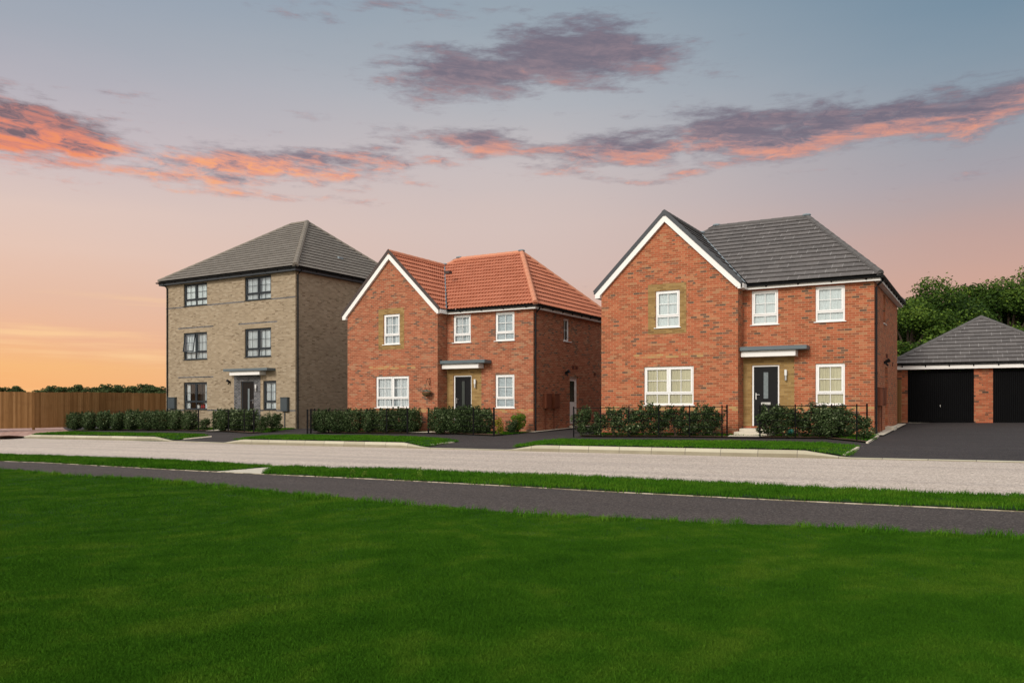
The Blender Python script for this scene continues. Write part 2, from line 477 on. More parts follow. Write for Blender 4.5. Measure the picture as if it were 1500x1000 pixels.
# kerb line on the far side of the road
KT = [(-75,23.6),(-45,22.6),(-39,22.2),(-30,22.05),(-23,20.85),(-17.2,20.6),(-10.3,20.2),(-4.8,19.9),(5,19.7),(30,19.5)]
def kt(s): return interp(s, KT)
def s_of_px(u):      # where the image column meets the kerb line
    k = (u-U0)/F; s = -5.
    for _ in range(80):
        X, Y = to_xy(s, kt(s)); e = X/Y-k
        s -= e*18
    return s
sp = {u: s_of_px(u) for u in (28,44,224,249,326,354,588,622,744,785,1176,1238)}
KH = [(-80,.03),(sp[28],.03),(sp[44],.175),(sp[224],.175),(sp[249],.03),(sp[326],.03),(sp[354],.175),(sp[588],.175),(sp[622],.03),(sp[744],.03),(sp[785],.175),(sp[1176],.175),(sp[1238],.03),(40,.03)]
def kh(s): return interp(s, KH)

NEAR_T = [(-90,13.)]
def near_line(pts): return sorted(pix(u, v, z_near) for u, v in pts)
road_near = near_line([(-250,656),(0,667),(100,669.5),(250,675),(406,684),(600,689.5),(800,697),(1000,706.5),(1200,716.5),(1400,725),(1500,729),(1800,742)])
path_far = near_line([(-250,670.5),(0,675.5),(60,677.5),(150,682.5),(240,687.5),(311,691),(380,694.5),(550,702),(750,712.5),(900,721),(1100,731),(1300,740.5),(1500,750),(1800,765)])
path_near = near_line([(-250,683),(0,688),(60,692),(110,697),(250,705),(400,722),(600,740),(750,752),(900,761),(1100,769),(1300,778),(1500,790),(1800,806)])
def at(line, s):
    return interp(s, line)
SL, SR = -60., 26.
def span(a, b, f, st=.8):
    n = max(2, int((b-a)/st)); return [(a+(b-a)*i/n, f(a+(b-a)*i/n)) for i in range(n+1)]

# big ground sheet out to the horizon
mb = MB()
gs = [-900,-400,-150,-90,-60,-46]+[x*4 for x in range(-11, 4)]+[20,40,90,200,600]
gt = [-40,-10,0,6,10,14,16,18,19,20.2]+[21,23,25,27,29,31,33,36,38,42,50,60,80,120,200,350,700,1400]
def gz_all(s, t):
    if t <= kt(s)+.5: return z_near(s, t)-.09
    return min(z_far(s, t), z_road(s, t)+.03+max(0, t-kt(s))*.09)-.06
rows = []
for s in gs:
    r = []
    for t in gt:
        x, y = to_xy(s, t); r.append((x, y, gz_all(s, t)))
    rows.append(r)
for i in range(len(gs)-1):
    for j in range(len(gt)-1):
        mb.poly([rows[i][j], rows[i+1][j], rows[i+1][j+1], rows[i][j+1]])
struct(mb.build('ground', M['soil']))

# road, near path, far asphalt
struct(sheet('road', span(SL, SR, lambda s: at(road_near, s)-.5)+span(SL, SR, lambda s: kt(s)+.05)[::-1], z_road, 0, M['road'], .8, 6))
struct(sheet('footpath', span(-45, SR, lambda s: at(path_near, s)-.05)+span(-45, SR, lambda s: at(path_far, s)+.02)[::-1], z_near, 0, M['asphalt'], .8, 3))
struct(sheet('pavement', span(SL, SR, lambda s: kt(s)+.15)+span(SL, SR, lambda s: 60.)[::-1], lambda s, t: min(z_far(s, t), z_road(s, t)+kh(s)+max(0, t-kt(s)-.15)*.09), -.012, M['asphalt_far'], .5, 60))
ZP = lambda s, t: min(z_far(s, t), z_road(s, t)+kh(s)+max(0, t-kt(s)-.15)*.09)

# the kerb itself
mb = MB(); prev = None
n = 420
for i in range(n+1):
    s = SL+(SR-SL)*i/n; h = kh(s); t0 = kt(s)
    pr = [(t0, -.06, 0), (t0+.012, h-.085 if h > .12 else h*.45, .6*h), (t0+.045, h, h), (t0+.17, h, h+.1), (t0+.17, -.08, h+.2)]
    row = []
    for t, dz, w in pr:
        x, y = to_xy(s, t); row.append(((x, y, z_road(s, t)+dz), (s, max(0, dz) if dz < h else .2)))
    if prev:
        for j in range(4):
            q = [prev[j], row[j], row[j+1], prev[j+1]]
            mb.poly([a for a, _ in q], [b for _, b in q])
    prev = row
struct(mb.build('kerb', M['kerb']))

def edging(name, line, zf, w=.05, h=.02, mat=None, gaps=()):
    mb = MB(); prev = None
    for s, t in line:
        row = []
        for dt, dz in ((0, -.05), (0, h), (w, h), (w, -.05)):
            x, y = to_xy(s, t+dt); row.append((x, y, zf(s, t)+dz))
        if prev and not any(a < s < b for a, b in gaps):
            for j in range(3): mb.poly([prev[j], row[j], row[j+1], prev[j+1]])
        prev = row
    return mb.build(name, mat or M['edging'])
def edge_px(name, pts, zf, w=.05, h=.02, zpts=None):
    mb = MB(); P = []
    for u, v in pts: P.append(pix(u, v, zf))
    for (a, b), (c, d) in zip(P, P[1:]):
        L = sqrt((c-a)**2+(d-b)**2); nx, ny = -(d-b)/L*w, (c-a)/L*w
        Q = [(a, b), (c, d), (c+nx, d+ny), (a+nx, b+ny)]
        lo = [(*to_xy(*q), zf(*q)-.05) for q in Q]; hi = [(*to_xy(*q), zf(*q)+h) for q in Q]
        mb.hexa(lo+hi)
    return mb.build(name, M['edging'])
struct(edging('path_edging', [(s, at(path_far, s)+.02) for s in np.linspace(-45, SR, 160)], z_near, .032, .010, M['pin_kerb']))
struct(edging('path_edging', [(s, at(path_near, s)-.06) for s in np.linspace(-45, SR, 160)], z_near, .032, .010, M['pin_kerb']))

# grassy sheets --------------------------------------------------------------
GP = []   # polygons that grow grass: (poly, zf, density, kind)
def ragged(line, amp, seed):
    r = random.Random(seed); out = []; w = 0.
    for s, t in line:
        w = w*.6+r.uniform(-amp, amp)*.4; out.append((s, t+w))
    return out
gapL, gapR = pix(311, 691, z_near)[0], pix(385, 694.5, z_near)[0]
gapL2, gapR2 = pix(402, 683.5, z_near)[0], pix(412, 683, z_near)[0]
vl = span(-45, gapL, lambda s: at(path_far, s)+.07, .4)+ragged(span(-45, gapL2, lambda s: at(road_near, s), .4), .14, 3)[::-1]
vr = span(gapR, SR, lambda s: at(path_far, s)+.07, .4)+ragged(span(gapR2, SR, lambda s: at(road_near, s), .4), .14, 4)[::-1]
struct(sheet('verge', vl, z_near, .02, M['grass_sheet'], .3, 3))
struct(sheet('verge', vr, z_near, .02, M['grass_sheet'], .3, 3))
struct(sheet('access_slab', [(gapL-.6, at(path_far, gapL-.6)+.07), (gapR+.5, at(path_far, gapR+.5)+.07), (gapR2+.4, at(road_near, gapR2+.4)+.02), (gapL2-.8, at(road_near, gapL2-.8)+.02)], z_near, .006, M['slab'], .2, 3))
lawn = span(-42, SR, lambda s: -8., 1.)+ragged(span(-42, SR, lambda s: at(path_near, s)-.07, .35), .10, 5)[::-1]
def z_lawn(s, t):
    d = at(path_near, s)-t
    return z_near(s, t)+.015-.03*max(0, min(1, d/3))+.03*sin(s*.7+1)*sin(t*.9)*min(1, max(0, d/2))
struct(sheet('lawn', lawn, z_lawn, .0, M['grass_sheet'], .35, 30))

isl_left = [(50,636.3),(75,634),(107,632.8),(150,633.8),(200,634.6),(250,635.3),(282,636),(307,638.3)]
isl_mid = [(346,643.2),(380,639.6),(423,637.6),(488,638.3),(540,638.5),(597,640),(640,642.6),(671,646.6)]
isl_right = [(753,653.5),(783,647.6),(827,644.3),(870,645.3),(970,646.3),(1077,646.9),(1160,648.3),(1210,650.3),(1250,653.6),(1258,656)]
def island(name, back, ul, ur):
    P = [pix(u, v, ZP) for u, v in back]
    a, b_ = s_of_px(ul), s_of_px(ur)
    P = [p for p in P if p[1] > kt(p[0])+.2]
    P.sort()
    fr = span(a, b_, lambda s: kt(s)+.17, .5)
    poly = fr+P[::-1]
    struct(sheet(name, poly, ZP, .03, M['grass_sheet'], .2, 4))
    GP.append((poly, ZP, 55, 'short'))
    return poly
island('grass_verge', isl_left, 44, 247)
island('grass_verge', isl_mid, 350, 620)
island('grass_verge', isl_right, 757, 1238)
struct(edge_px('drive_edging', [(1238,668.2),(1259,656.0)], ZP, .06, .035))
struct(edge_px('drive_edging', [(1272,648.6),(1288,638.5)], ZP, .06, .03))
struct(edge_px('drive_edging', [(268,643.2),(310,639.3)], ZP, .05, .03))
struct(edge_px('drive_edging', [(632,652.4),(666,647.6)], ZP, .05, .03))

# ------------------------------------------------------------------ houses: placement fitted to the photograph
def frame(X, Y, base, a):
    def f(x, y, z=0.):
        return (X+cos(a)*x-sin(a)*y, Y+sin(a)*x+cos(a)*y, base+z)
    return f
H3 = dict(X=11.665, Y=26.09, a=-.528, base=CAMZ-.751, W2=4.191, W=9.254, p=.685, D=7.9, ze=4.711)
H2 = dict(X=.86, Y=32.6, a=-.53, base=CAMZ-.872, W2=4.23, W=9.22, p=.685, D=7.9, ze=4.711)
H1 = dict(X=-10.95, Y=40.98, a=-.538, base=CAMZ-.876, W=10.22, D=9.5, ze=7.62)
for h in (H1, H2, H3): h['f'] = frame(h['X'], h['Y'], h['base'], h['a'])
def wall_st(h, x, y): X, Y, _ = h['f'](x, y); return to_st(X, Y)

gardens = [
 (H1, [(98,631.2),(160,629.8),(250,630.3),(312,631.5),(340,632.7),(367,634.4)], [(-.0,-.0),(-10.2,-.0),(-11.2,-.2),(-13.5,-1.6)]),
 (H2, [(457,633.8),(500,634.4),(560,634.7),(597,634.9),(628,634.6),(660,635.4),(723,638.0)], [(0,-.35),(0,0),(-4.2,0),(-4.25,-.685),(-9.2,-.685),(-9.3,-.2)]),
 (H3, [(846,639.3),(900,639.6),(970,639.8),(1065,640.8),(1113,641.2),(1210,642.2),(1250,646),(1272,648.4)], [(.05,-.3),(0,0),(-4.17,0),(-4.2,-.685),(-9.25,-.685),(-9.3,-.3)]),
]
for h, front, back in gardens:
    P = [pix(u, v, z_far) for u, v in front]
    B = [wall_st(h, x, y) for x, y in back]
    poly = P+B
    struct(sheet('garden_lawn', poly, z_far, .012, M['grass_sheet'], .2, 5))
    P.sort()
    bed = P+[(s-.02*i, t+.75+.12*sin(s*3.1)) for i, (s, t) in enumerate(P)][::-1]
    struct(sheet('garden_bed', bed, z_far, .03, M['mulch'], .2, 2))
    inner = [(s_, t_+.80) for s_, t_ in P]
    GP.append((inner+sorted(B, key=lambda q: -q[0]), z_far, 30, 'short'))
# pale perimeter strips and garden paths
def quad_sheet(name, pts, zf, off, mat, hh=0):
    return struct(sheet(name, pts, zf, off, mat, .2, 2))
for u0, u1, v, h, x0, x1 in ((300,328,632,H1,-4.3,-3.2), (597,627,634.8,H2,-4.15,-3.1)):
    a = pix(u0, v, z_far); b_ = pix(u1, v, z_far)
    c = wall_st(h, x1, 0); d = wall_st(h, x0, 0)
    if h is H2: c = wall_st(h, x1, -.1); d = wall_st(h, x0, -.1)
    quad_sheet('garden_path', [a, b_, c, d], z_far, .045, M['slab'])
a = pix(1066,641, z_far); b_ = pix(1113,641.4, z_far)
quad_sheet('garden_path', [a, b_, wall_st(H3,-2.9,-1.3), wall_st(H3,-4.3,-1.3)], z_far, .045, M['slab'])
for h in (H2, H3):
    pts = [wall_st(h,0.02,-.5), wall_st(h,.32,-.5), wall_st(h,.32,8.2), wall_st(h,0.02,8.2)]
    quad_sheet('perimeter_strip', pts, z_far, .03, M['slab'])
# pink block paving at the far left
pk = [pix(-90,622,z_far), pix(50,625,z_far), pix(83,624,z_far), pix(101,631.5,z_far), pix(60,634.2,z_far), pix(0,638.4,z_far), pix(-90,641,z_far)]
pk2 = [(-62, kt(-62)+3.), pix(0,638.2,z_far), pix(60,634.0,z_far), pix(101,631.3,z_far), pix(86,622,z_far), (pix(40,622,z_far)[0], 33.), (-62, 33.)]
struct(sheet('paved_drive', pk2, ZP, .012, M['pink'], .4, 14))

# ------------------------------------------------------------------ building kit
def clip(poly, nx, nz, d):     # keep nx*x+nz*z <= d
    out = []
    for (a, b) in zip(poly, poly[1:]+poly[:1]):
        fa = nx*a[0]+nz*a[1]-d; fb = nx*b[0]+nz*b[1]-d
        if fa <= 1e-9: out.append(a)
        if (fa < -1e-9 and fb > 1e-9) or (fa > 1e-9 and fb < -1e-9):
            t = fa/(fa-fb); out.append((a[0]+(b[0]-a[0])*t, a[1]+(b[1]-a[1])*t))
    return out
def wall(mb, Mf, a0, a1, z0, z1, holes, clips=(), reveal=.10):
    """wall face in the (a, z) plane of Mf(a, depth, z) with openings and their reveals"""
    xs = sorted({a0, a1, *[h[0] for h in holes], *[h[1] for h in holes]})
    zs = sorted({z0, z1, *[h[2] for h in holes], *[h[3] for h in holes]})
    for i in range(len(xs)-1):
        for j in range(len(zs)-1):
            cx, cz = (xs[i]+xs[i+1])/2, (zs[j]+zs[j+1])/2
            if any(h[0] < cx < h[1] and h[2] < cz < h[3] for h in holes): continue
            P = [(xs[i], zs[j]), (xs[i+1], zs[j]), (xs[i+1], zs[j+1]), (xs[i], zs[j+1])]
            for c in clips:
                if P: P = clip(P, *c)
            if len(P) >= 3: mb.poly([Mf(x, 0, z) for x, z in P])
    for (x0, x1, b, t) in [h[:4] for h in holes]:
        r = -reveal
        mb.poly([Mf(x0,0,b), Mf(x0,0,t), Mf(x0,r,t), Mf(x0,r,b)])
        mb.poly([Mf(x1,0,b), Mf(x1,r,b), Mf(x1,r,t), Mf(x1,0,t)])
        mb.poly([Mf(x0,0,t), Mf(x1,0,t), Mf(x1,r,t), Mf(x0,r,t)])
        mb.poly([Mf(x0,0,b), Mf(x0,r,b), Mf(x1,r,b), Mf(x1,0,b)])

def front(yy):      # wall facing the street at local y = yy; depth positive is towards the street
    return lambda a, d, z: (a, yy-d, z)
def side(xx):       # wall facing right at local x = xx; a runs backwards
    return lambda a, d, z: (xx+d, a, z)

def window(par, Mf, x0, x1, z0, z1, fm, blind, lights=1, lower=.30, bars=True, set_=-.05, sill=True, name='window', label=None, openl=False, part=1., uneven=False):
    """casement: lower fixed lights under a transom, glazing bars, a blind behind, a sill"""
    w = MB(); D0, D1 = set_-.06, set_
    fw = .058
    w.box(x0, x1, D0, D1, z0, z0+fw, Mf); w.box(x0, x1, D0, D1, z1-fw, z1, Mf)
    w.box(x0, x0+fw, D0, D1, z0+fw, z1-fw, Mf); w.box(x1-fw, x1, D0, D1, z0+fw, z1-fw, Mf)
    zt = z0+(z1-z0)*lower
    cols = [(x0+fw, x1-fw)] if lights == 1 else [(x0+fw, (x0+x1)/2-.025), ((x0+x1)/2+.025, x1-fw)]
    if lights == 2: w.box((x0+x1)/2-.025, (x0+x1)/2+.025, D0, D1, z0+fw, z1-fw, Mf)
    for c0, c1 in cols: w.box(c0, c1, D0, D1-.003, zt-.025, zt+.025, Mf)
    win = w.build(name, fm, par, .004)
    if label: win['label'] = label
    sm = MB(); g = MB()
    for k, (c0, c1) in enumerate(cols):
        a, b, c, d = c0+.002, c1-.002, zt+.027, z1-fw-.002
        e = .050
        if openl and k == 0:     # sash hung at the top and pushed out at the foot
            def Mo(x, dd, z, _d=d):
                ang = radians(8); L = _d-z
                return Mf(x, D1+.012+dd+0*z+sin(ang)*L, _d-cos(ang)*L)
            mm = Mo; q0, q1 = .0, .04
        else: mm = Mf; q0, q1 = D0+.012, D1+.014
        sm.box(a, b, q0, q1, c, c+e, mm); sm.box(a, b, q0, q1, d-e, d, mm)
        sm.box(a, a+e, q0, q1, c+e, d-e, mm); sm.box(b-e, b, q0, q1, c+e, d-e, mm)
        dg = (q0+q1)/2
        if bars:
            xm, zm = (a+b)/2, (c+d)/2
            sm.box(xm-.011, xm+.011, dg-.012, dg+.009, c+e, d-e, mm)
            sm.box(a+e, xm-.011, dg-.012, dg+.008, zm-.011, zm+.011, mm); sm.box(xm+.011, b-e, dg-.012, dg+.008, zm-.011, zm+.011, mm)
            sm.box((c0+c1)/2-.011, (c0+c1)/2+.011, D0+.02, D0+.045, z0+fw, zt-.025, Mf)
        g.poly([mm(a+e, dg, c+e), mm(b-e, dg, c+e), mm(b-e, dg, d-e), mm(a+e, dg, d-e)])
        g.poly([Mf(c0, D0+.03, z0+fw), Mf(c1, D0+.03, z0+fw), Mf(c1, D0+.03, zt-.025), Mf(c0, D0+.03, zt-.025)])
    sm.build('sash', fm, win, .003)
    g.build('glass', M['glass'], win)
    if blind:
        bl = MB(); n = 28
        def strip(xa, xb, zb, dep, amp):
            pv = None; k = max(3, int((xb-xa)/.025))
            for i in range(k+1):
                x = xa+(xb-xa)*i/k; dd = dep+amp*sin(i*1.25)
                cur = [Mf(x, dd, zb), Mf(x, dd, z1+.02)]
                if pv: bl.poly([pv[0], cur[0], cur[1], pv[1]], [(pv[2], zb), (x, zb), (x, z1), (pv[2], z1)])
                pv = cur+[x]
        W = x1-x0
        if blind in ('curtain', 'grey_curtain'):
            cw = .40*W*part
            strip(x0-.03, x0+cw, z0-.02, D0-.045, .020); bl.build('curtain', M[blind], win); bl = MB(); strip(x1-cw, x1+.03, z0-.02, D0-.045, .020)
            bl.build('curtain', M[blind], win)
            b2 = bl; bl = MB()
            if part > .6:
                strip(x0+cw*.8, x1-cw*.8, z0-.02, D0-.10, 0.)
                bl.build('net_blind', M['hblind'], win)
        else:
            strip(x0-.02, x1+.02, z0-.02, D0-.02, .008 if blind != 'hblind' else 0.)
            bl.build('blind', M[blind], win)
    rm = MB(); rd = D0-.9
    for P in ([(x0-.3,rd,z0-.5),(x1+.3,rd,z0-.5),(x1+.3,rd,z1+.2),(x0-.3,rd,z1+.2)], [(x0-.3,rd,z0-.5),(x0-.3,D0-.05,z0-.5),(x0-.3,D0-.05,z1+.2),(x0-.3,rd,z1+.2)],
              [(x1+.3,rd,z0-.5),(x1+.3,D0-.05,z0-.5),(x1+.3,D0-.05,z1+.2),(x1+.3,rd,z1+.2)], [(x0-.3,rd,z0-.5),(x1+.3,rd,z0-.5),(x1+.3,D0-.05,z0-.5),(x0-.3,D0-.05,z0-.5)],
              [(x0-.3,rd,z1+.2),(x1+.3,rd,z1+.2),(x1+.3,D0-.05,z1+.2),(x0-.3,D0-.05,z1+.2)]):
        rm.poly([Mf(*q) for q in P])
    rm.build('room', M['dark_room'], win)
    if sill:
        s_ = MB(); s_.box(x0-.05, x1+.05, -.06, .05, z0-.03, z0-.002, Mf)
        s_.build('sill', fm, win, .005)
    return win

def roof_face(mb, P, eave_n, gauge=.32, prof=None, du=.039, thick=.052):
    """planar convex roof face; P[0]->P[1] is the eave; laid in lapped courses"""
    P = [Vector(p) for p in P]
    ud = (P[1]-P[0]).normalized(); n = ud.cross(P[2]-P[0]).normalized()
    if n.z < 0: n = -n
    vd = n.cross(ud)
    if vd.z < 0: vd = -vd
    Q = [((p-P[0]).dot(ud), (p-P[0]).dot(vd)) for p in P]
    vmin = min(q[1] for q in Q); vmax = max(q[1] for q in Q)
    def iv(v):
        v = max(vmin+1e-5, min(vmax-1e-5, v)); xs = []
        for a, b in zip(Q, Q[1:]+Q[:1]):
            if (a[1]-v)*(b[1]-v) <= 0 and a[1] != b[1]: xs.append(a[0]+(b[0]-a[0])*(v-a[1])/(b[1]-a[1]))
        return (min(xs), max(xs)) if xs else (0, 0)
    v = vmin; k = 0
    pf = prof or (lambda u: 0.)
    while v < vmax-1e-4:
        v1 = min(v+gauge, vmax)
        l0, r0 = iv(v); l1, r1 = iv(v1)
        m_ = 1 if not prof else max(2, int(max(r0-l0, r1-l1)/du))
        prev = None
        for i in range(m_+1):
            f_ = i/m_
            ua = l0+(r0-l0)*f_; ub = l1+(r1-l1)*f_
            lo = P[0]+ud*ua+vd*v+n*(thick+pf(ua)); hi = P[0]+ud*ub+vd*(min(v1+.07, vmax))+n*(.0+pf(ub))
            bt = P[0]+ud*ua+vd*v+n*(thick*.62+pf(ua)); bk = P[0]+ud*ua+vd*(v+.06)+n*(pf(ua)-.004)
            if prev:
                mb.poly([prev[5], bk, bt, prev[2]], [(prev[3], v+.001), (ua, v+.001), (ua, v+.003), (prev[3], v+.003)])
                mb.poly([prev[0], lo, hi, prev[1]], [(prev[3], v+1e-3), (ua, v+1e-3), (ub, v1-1e-3), (prev[4], v1-1e-3)])
                mb.poly([prev[2], bt, lo, prev[0]], [(prev[3], v), (ua, v), (ua, v+.002), (prev[3], v+.002)])
            prev = (lo, hi, bt, ua, ub, bk)
        v = v1; k += 1
def ridge(mb, a, b, r=.11, seg=.45, drop=.03):
    a, b = Vector(a), Vector(b); L = (b-a).length; n = max(1, round(L/seg))
    d = (b-a)/n
    for i in range(n):
        p = a+d*i-Vector((0,0,drop)); q = p+d*1.04
        mb.tube([p, q], r*1.06, 10, True, r*.95)
def gutter(mb, a, b, out, r=.064):
    """half round gutter between two points, out = horizontal unit vector away from the wall"""
    a, b, o = Vector(a), Vector(b), Vector(out); n = 8
    for sgn, rr in ((1, r), (-1, r-.006)):
        for i in range(n):
            t0, t1 = pi+pi*i/n, pi+pi*(i+1)/n
            P = lambda p, t: p+o*(rr*cos(t)+r)+Vector((0,0,rr*sin(t)))
            mb.poly([P(a,t0), P(b,t0), P(b,t1), P(a,t1)])
    for e in (a, b):
        mb.poly([e+o*(r*cos(pi+pi*i/n)+r)+Vector((0,0,r*sin(pi+pi*i/n))) for i in range(n+1)])
def brackets(mb, a, b, out):
    a, b, o = Vector(a), Vector(b), Vector(out); L = (b-a).length; n = int(L/.85)
    for i in range(1, n+1):
        p = a+(b-a)*(i-.4)/n
        d = (b-a).normalized()*.02
        mb.hexa([p-d-Vector((0,0,.10)), p+d-Vector((0,0,.10)), p+d+o*.03-Vector((0,0,.10)), p-d+o*.03-Vector((0,0,.10)),
                 p-d-Vector((0,0,.02)), p+d-Vector((0,0,.02)), p+d+o*.11-Vector((0,0,.02)), p-d+o*.11-Vector((0,0,.02))])

def downpipe(par, x, y, z0, z1, ox, oy, mat, r=.034):
    m = MB()
    m.tube([(x,y,z0), (x,y,z1-.28), (x+ox*.3,y+oy*.3,z1-.20), (x+ox,y+oy,z1-.06), (x+ox,y+oy,z1+.02)], r, 10)
    for z in (z0+.6, z0+2.2, z0+3.8):
        if z < z1-.4: m.tube([(x,y,z-.03),(x,y,z+.03)], r+.008, 10)
    return m.build('downpipe', mat, par, smooth=False)

def wall_lamp(par, Mf, x, z, name='wall_lamp'):
    b = MB(); b.box(x-.02, x+.02, 0, .09, z-.02, z+.02, Mf); 
    c = Mf(x, .10, z)
    b.tube([(c[0],c[1],c[2]-.17),(c[0],c[1],c[2]+.0)], .038, 12)
    o = b.build(name, M['chrome'], par)
    g = MB(); g.tube([(c[0],c[1],c[2]+.0),(c[0],c[1],c[2]+.19)], .045, 12)
    g.build('lamp_shade', M['lampglass'], o)
def flood_lamp(par, Mf, x, z):
    b = MB(); b.box(x-.04, x+.04, 0, .06, z-.05, z+.05, Mf)
    b.tube([Mf(x, .05, z+.02), Mf(x+.0, .20, z+.09)], .05, 10, True, .075)
    b.tube([Mf(x, .06, z-.02), Mf(x, .14, z-.11)], .035, 8)
    b.build('security_lamp', M['black'], par)
def meter_box(par, Mf, x0, x1, z0, z1, mat, pipes=True, zg=-.3):
    b = MB(); b.box(x0, x1, 0, .16, z0, z1-.02, Mf); b.box(x0-.01, x1+.01, 0, .18, z1-.02, z1+.02, Mf)
    b.box(x0+.03, x1-.03, .16, .172, z0+.04, z1-.06, Mf)
    o = b.build('meter_box', mat, par, .008)
    if pipes:
        p = MB(); xm = (x0+x1)/2-.06
        p.tube([Mf(xm,.04,zg), Mf(xm,.04,z0)], .022, 8)
        p.build('pipe', mat, o)
    return o

def front_door(par, Mf, x0, x1, zt, body, frame_m, slot=(.42,.58), zs=(.95,1.85), letter=True, left_handle=True):
    fr = MB(); w = .055; d0, d1 = -.10, -.045
    fr.box(x0, x0+w, d0, d1, .0, zt, Mf); fr.box(x1-w, x1, d0, d1, .0, zt, Mf); fr.box(x0+w, x1-w, d0, d1, zt-w, zt, Mf)
    fr.box(x0, x1, d0, d1+.04, -.06, .0, Mf)
    frame_o = fr.build('door', frame_m, par, .004); 
    a, b = x0+w+.004, x1-w-.004; W = b-a
    sx0, sx1 = a+W*slot[0], a+W*slot[1]
    lf = MB(); q0, q1 = d0+.005, d1-.012; zl, zh = zs
    lf.box(a, sx0, q0, q1, .01, zt-w-.004, Mf); lf.box(sx1, b, q0, q1, .01, zt-w-.004, Mf)
    lf.box(sx0, sx1, q0, q1, .01, zl, Mf); lf.box(sx0, sx1, q0, q1, zh, zt-w-.004, Mf)
    # raised moulding round the pane
    for X0, X1, Z0, Z1 in ((sx0-.03, sx0, zl-.03, zh+.03), (sx1, sx1+.03, zl-.03, zh+.03), (sx0, sx1, zl-.03, zl), (sx0, sx1, zh, zh+.03)):
        lf.box(X0, X1, q1+.0005, q1+.012, Z0, Z1, Mf)
    leaf = lf.build('door_leaf', body, frame_o)
    g = MB(); g.box(sx0, sx1, q0+.02, q0+.03, zl, zh, Mf); g.build('door_glass', M['frost'] if letter or not left_handle else M['side_glass'], frame_o)
    h = MB(); hx = a+.07 if left_handle else b-.07; sg = 1 if left_handle else -1
    h.box(hx-.018, hx+.018, q1+.001, q1+.012, .92, 1.14, Mf)
    h.tube([Mf(hx, q1+.012, 1.08), Mf(hx, q1+.05, 1.08), Mf(hx+sg*.13, q1+.05, 1.08)], .011, 8)
    h.build('handle', M['chrome'], frame_o)
    if letter:
        l = MB(); l.box((a+b)/2-.16, (a+b)/2+.16, q1+.001, q1+.012, .74, .82, Mf); l.box((a+b)/2-.13, (a+b)/2+.13, q1+.012, q1+.018, .755, .805, Mf)
        l.build('letterbox', M['chrome'], frame_o)
    return frame_o

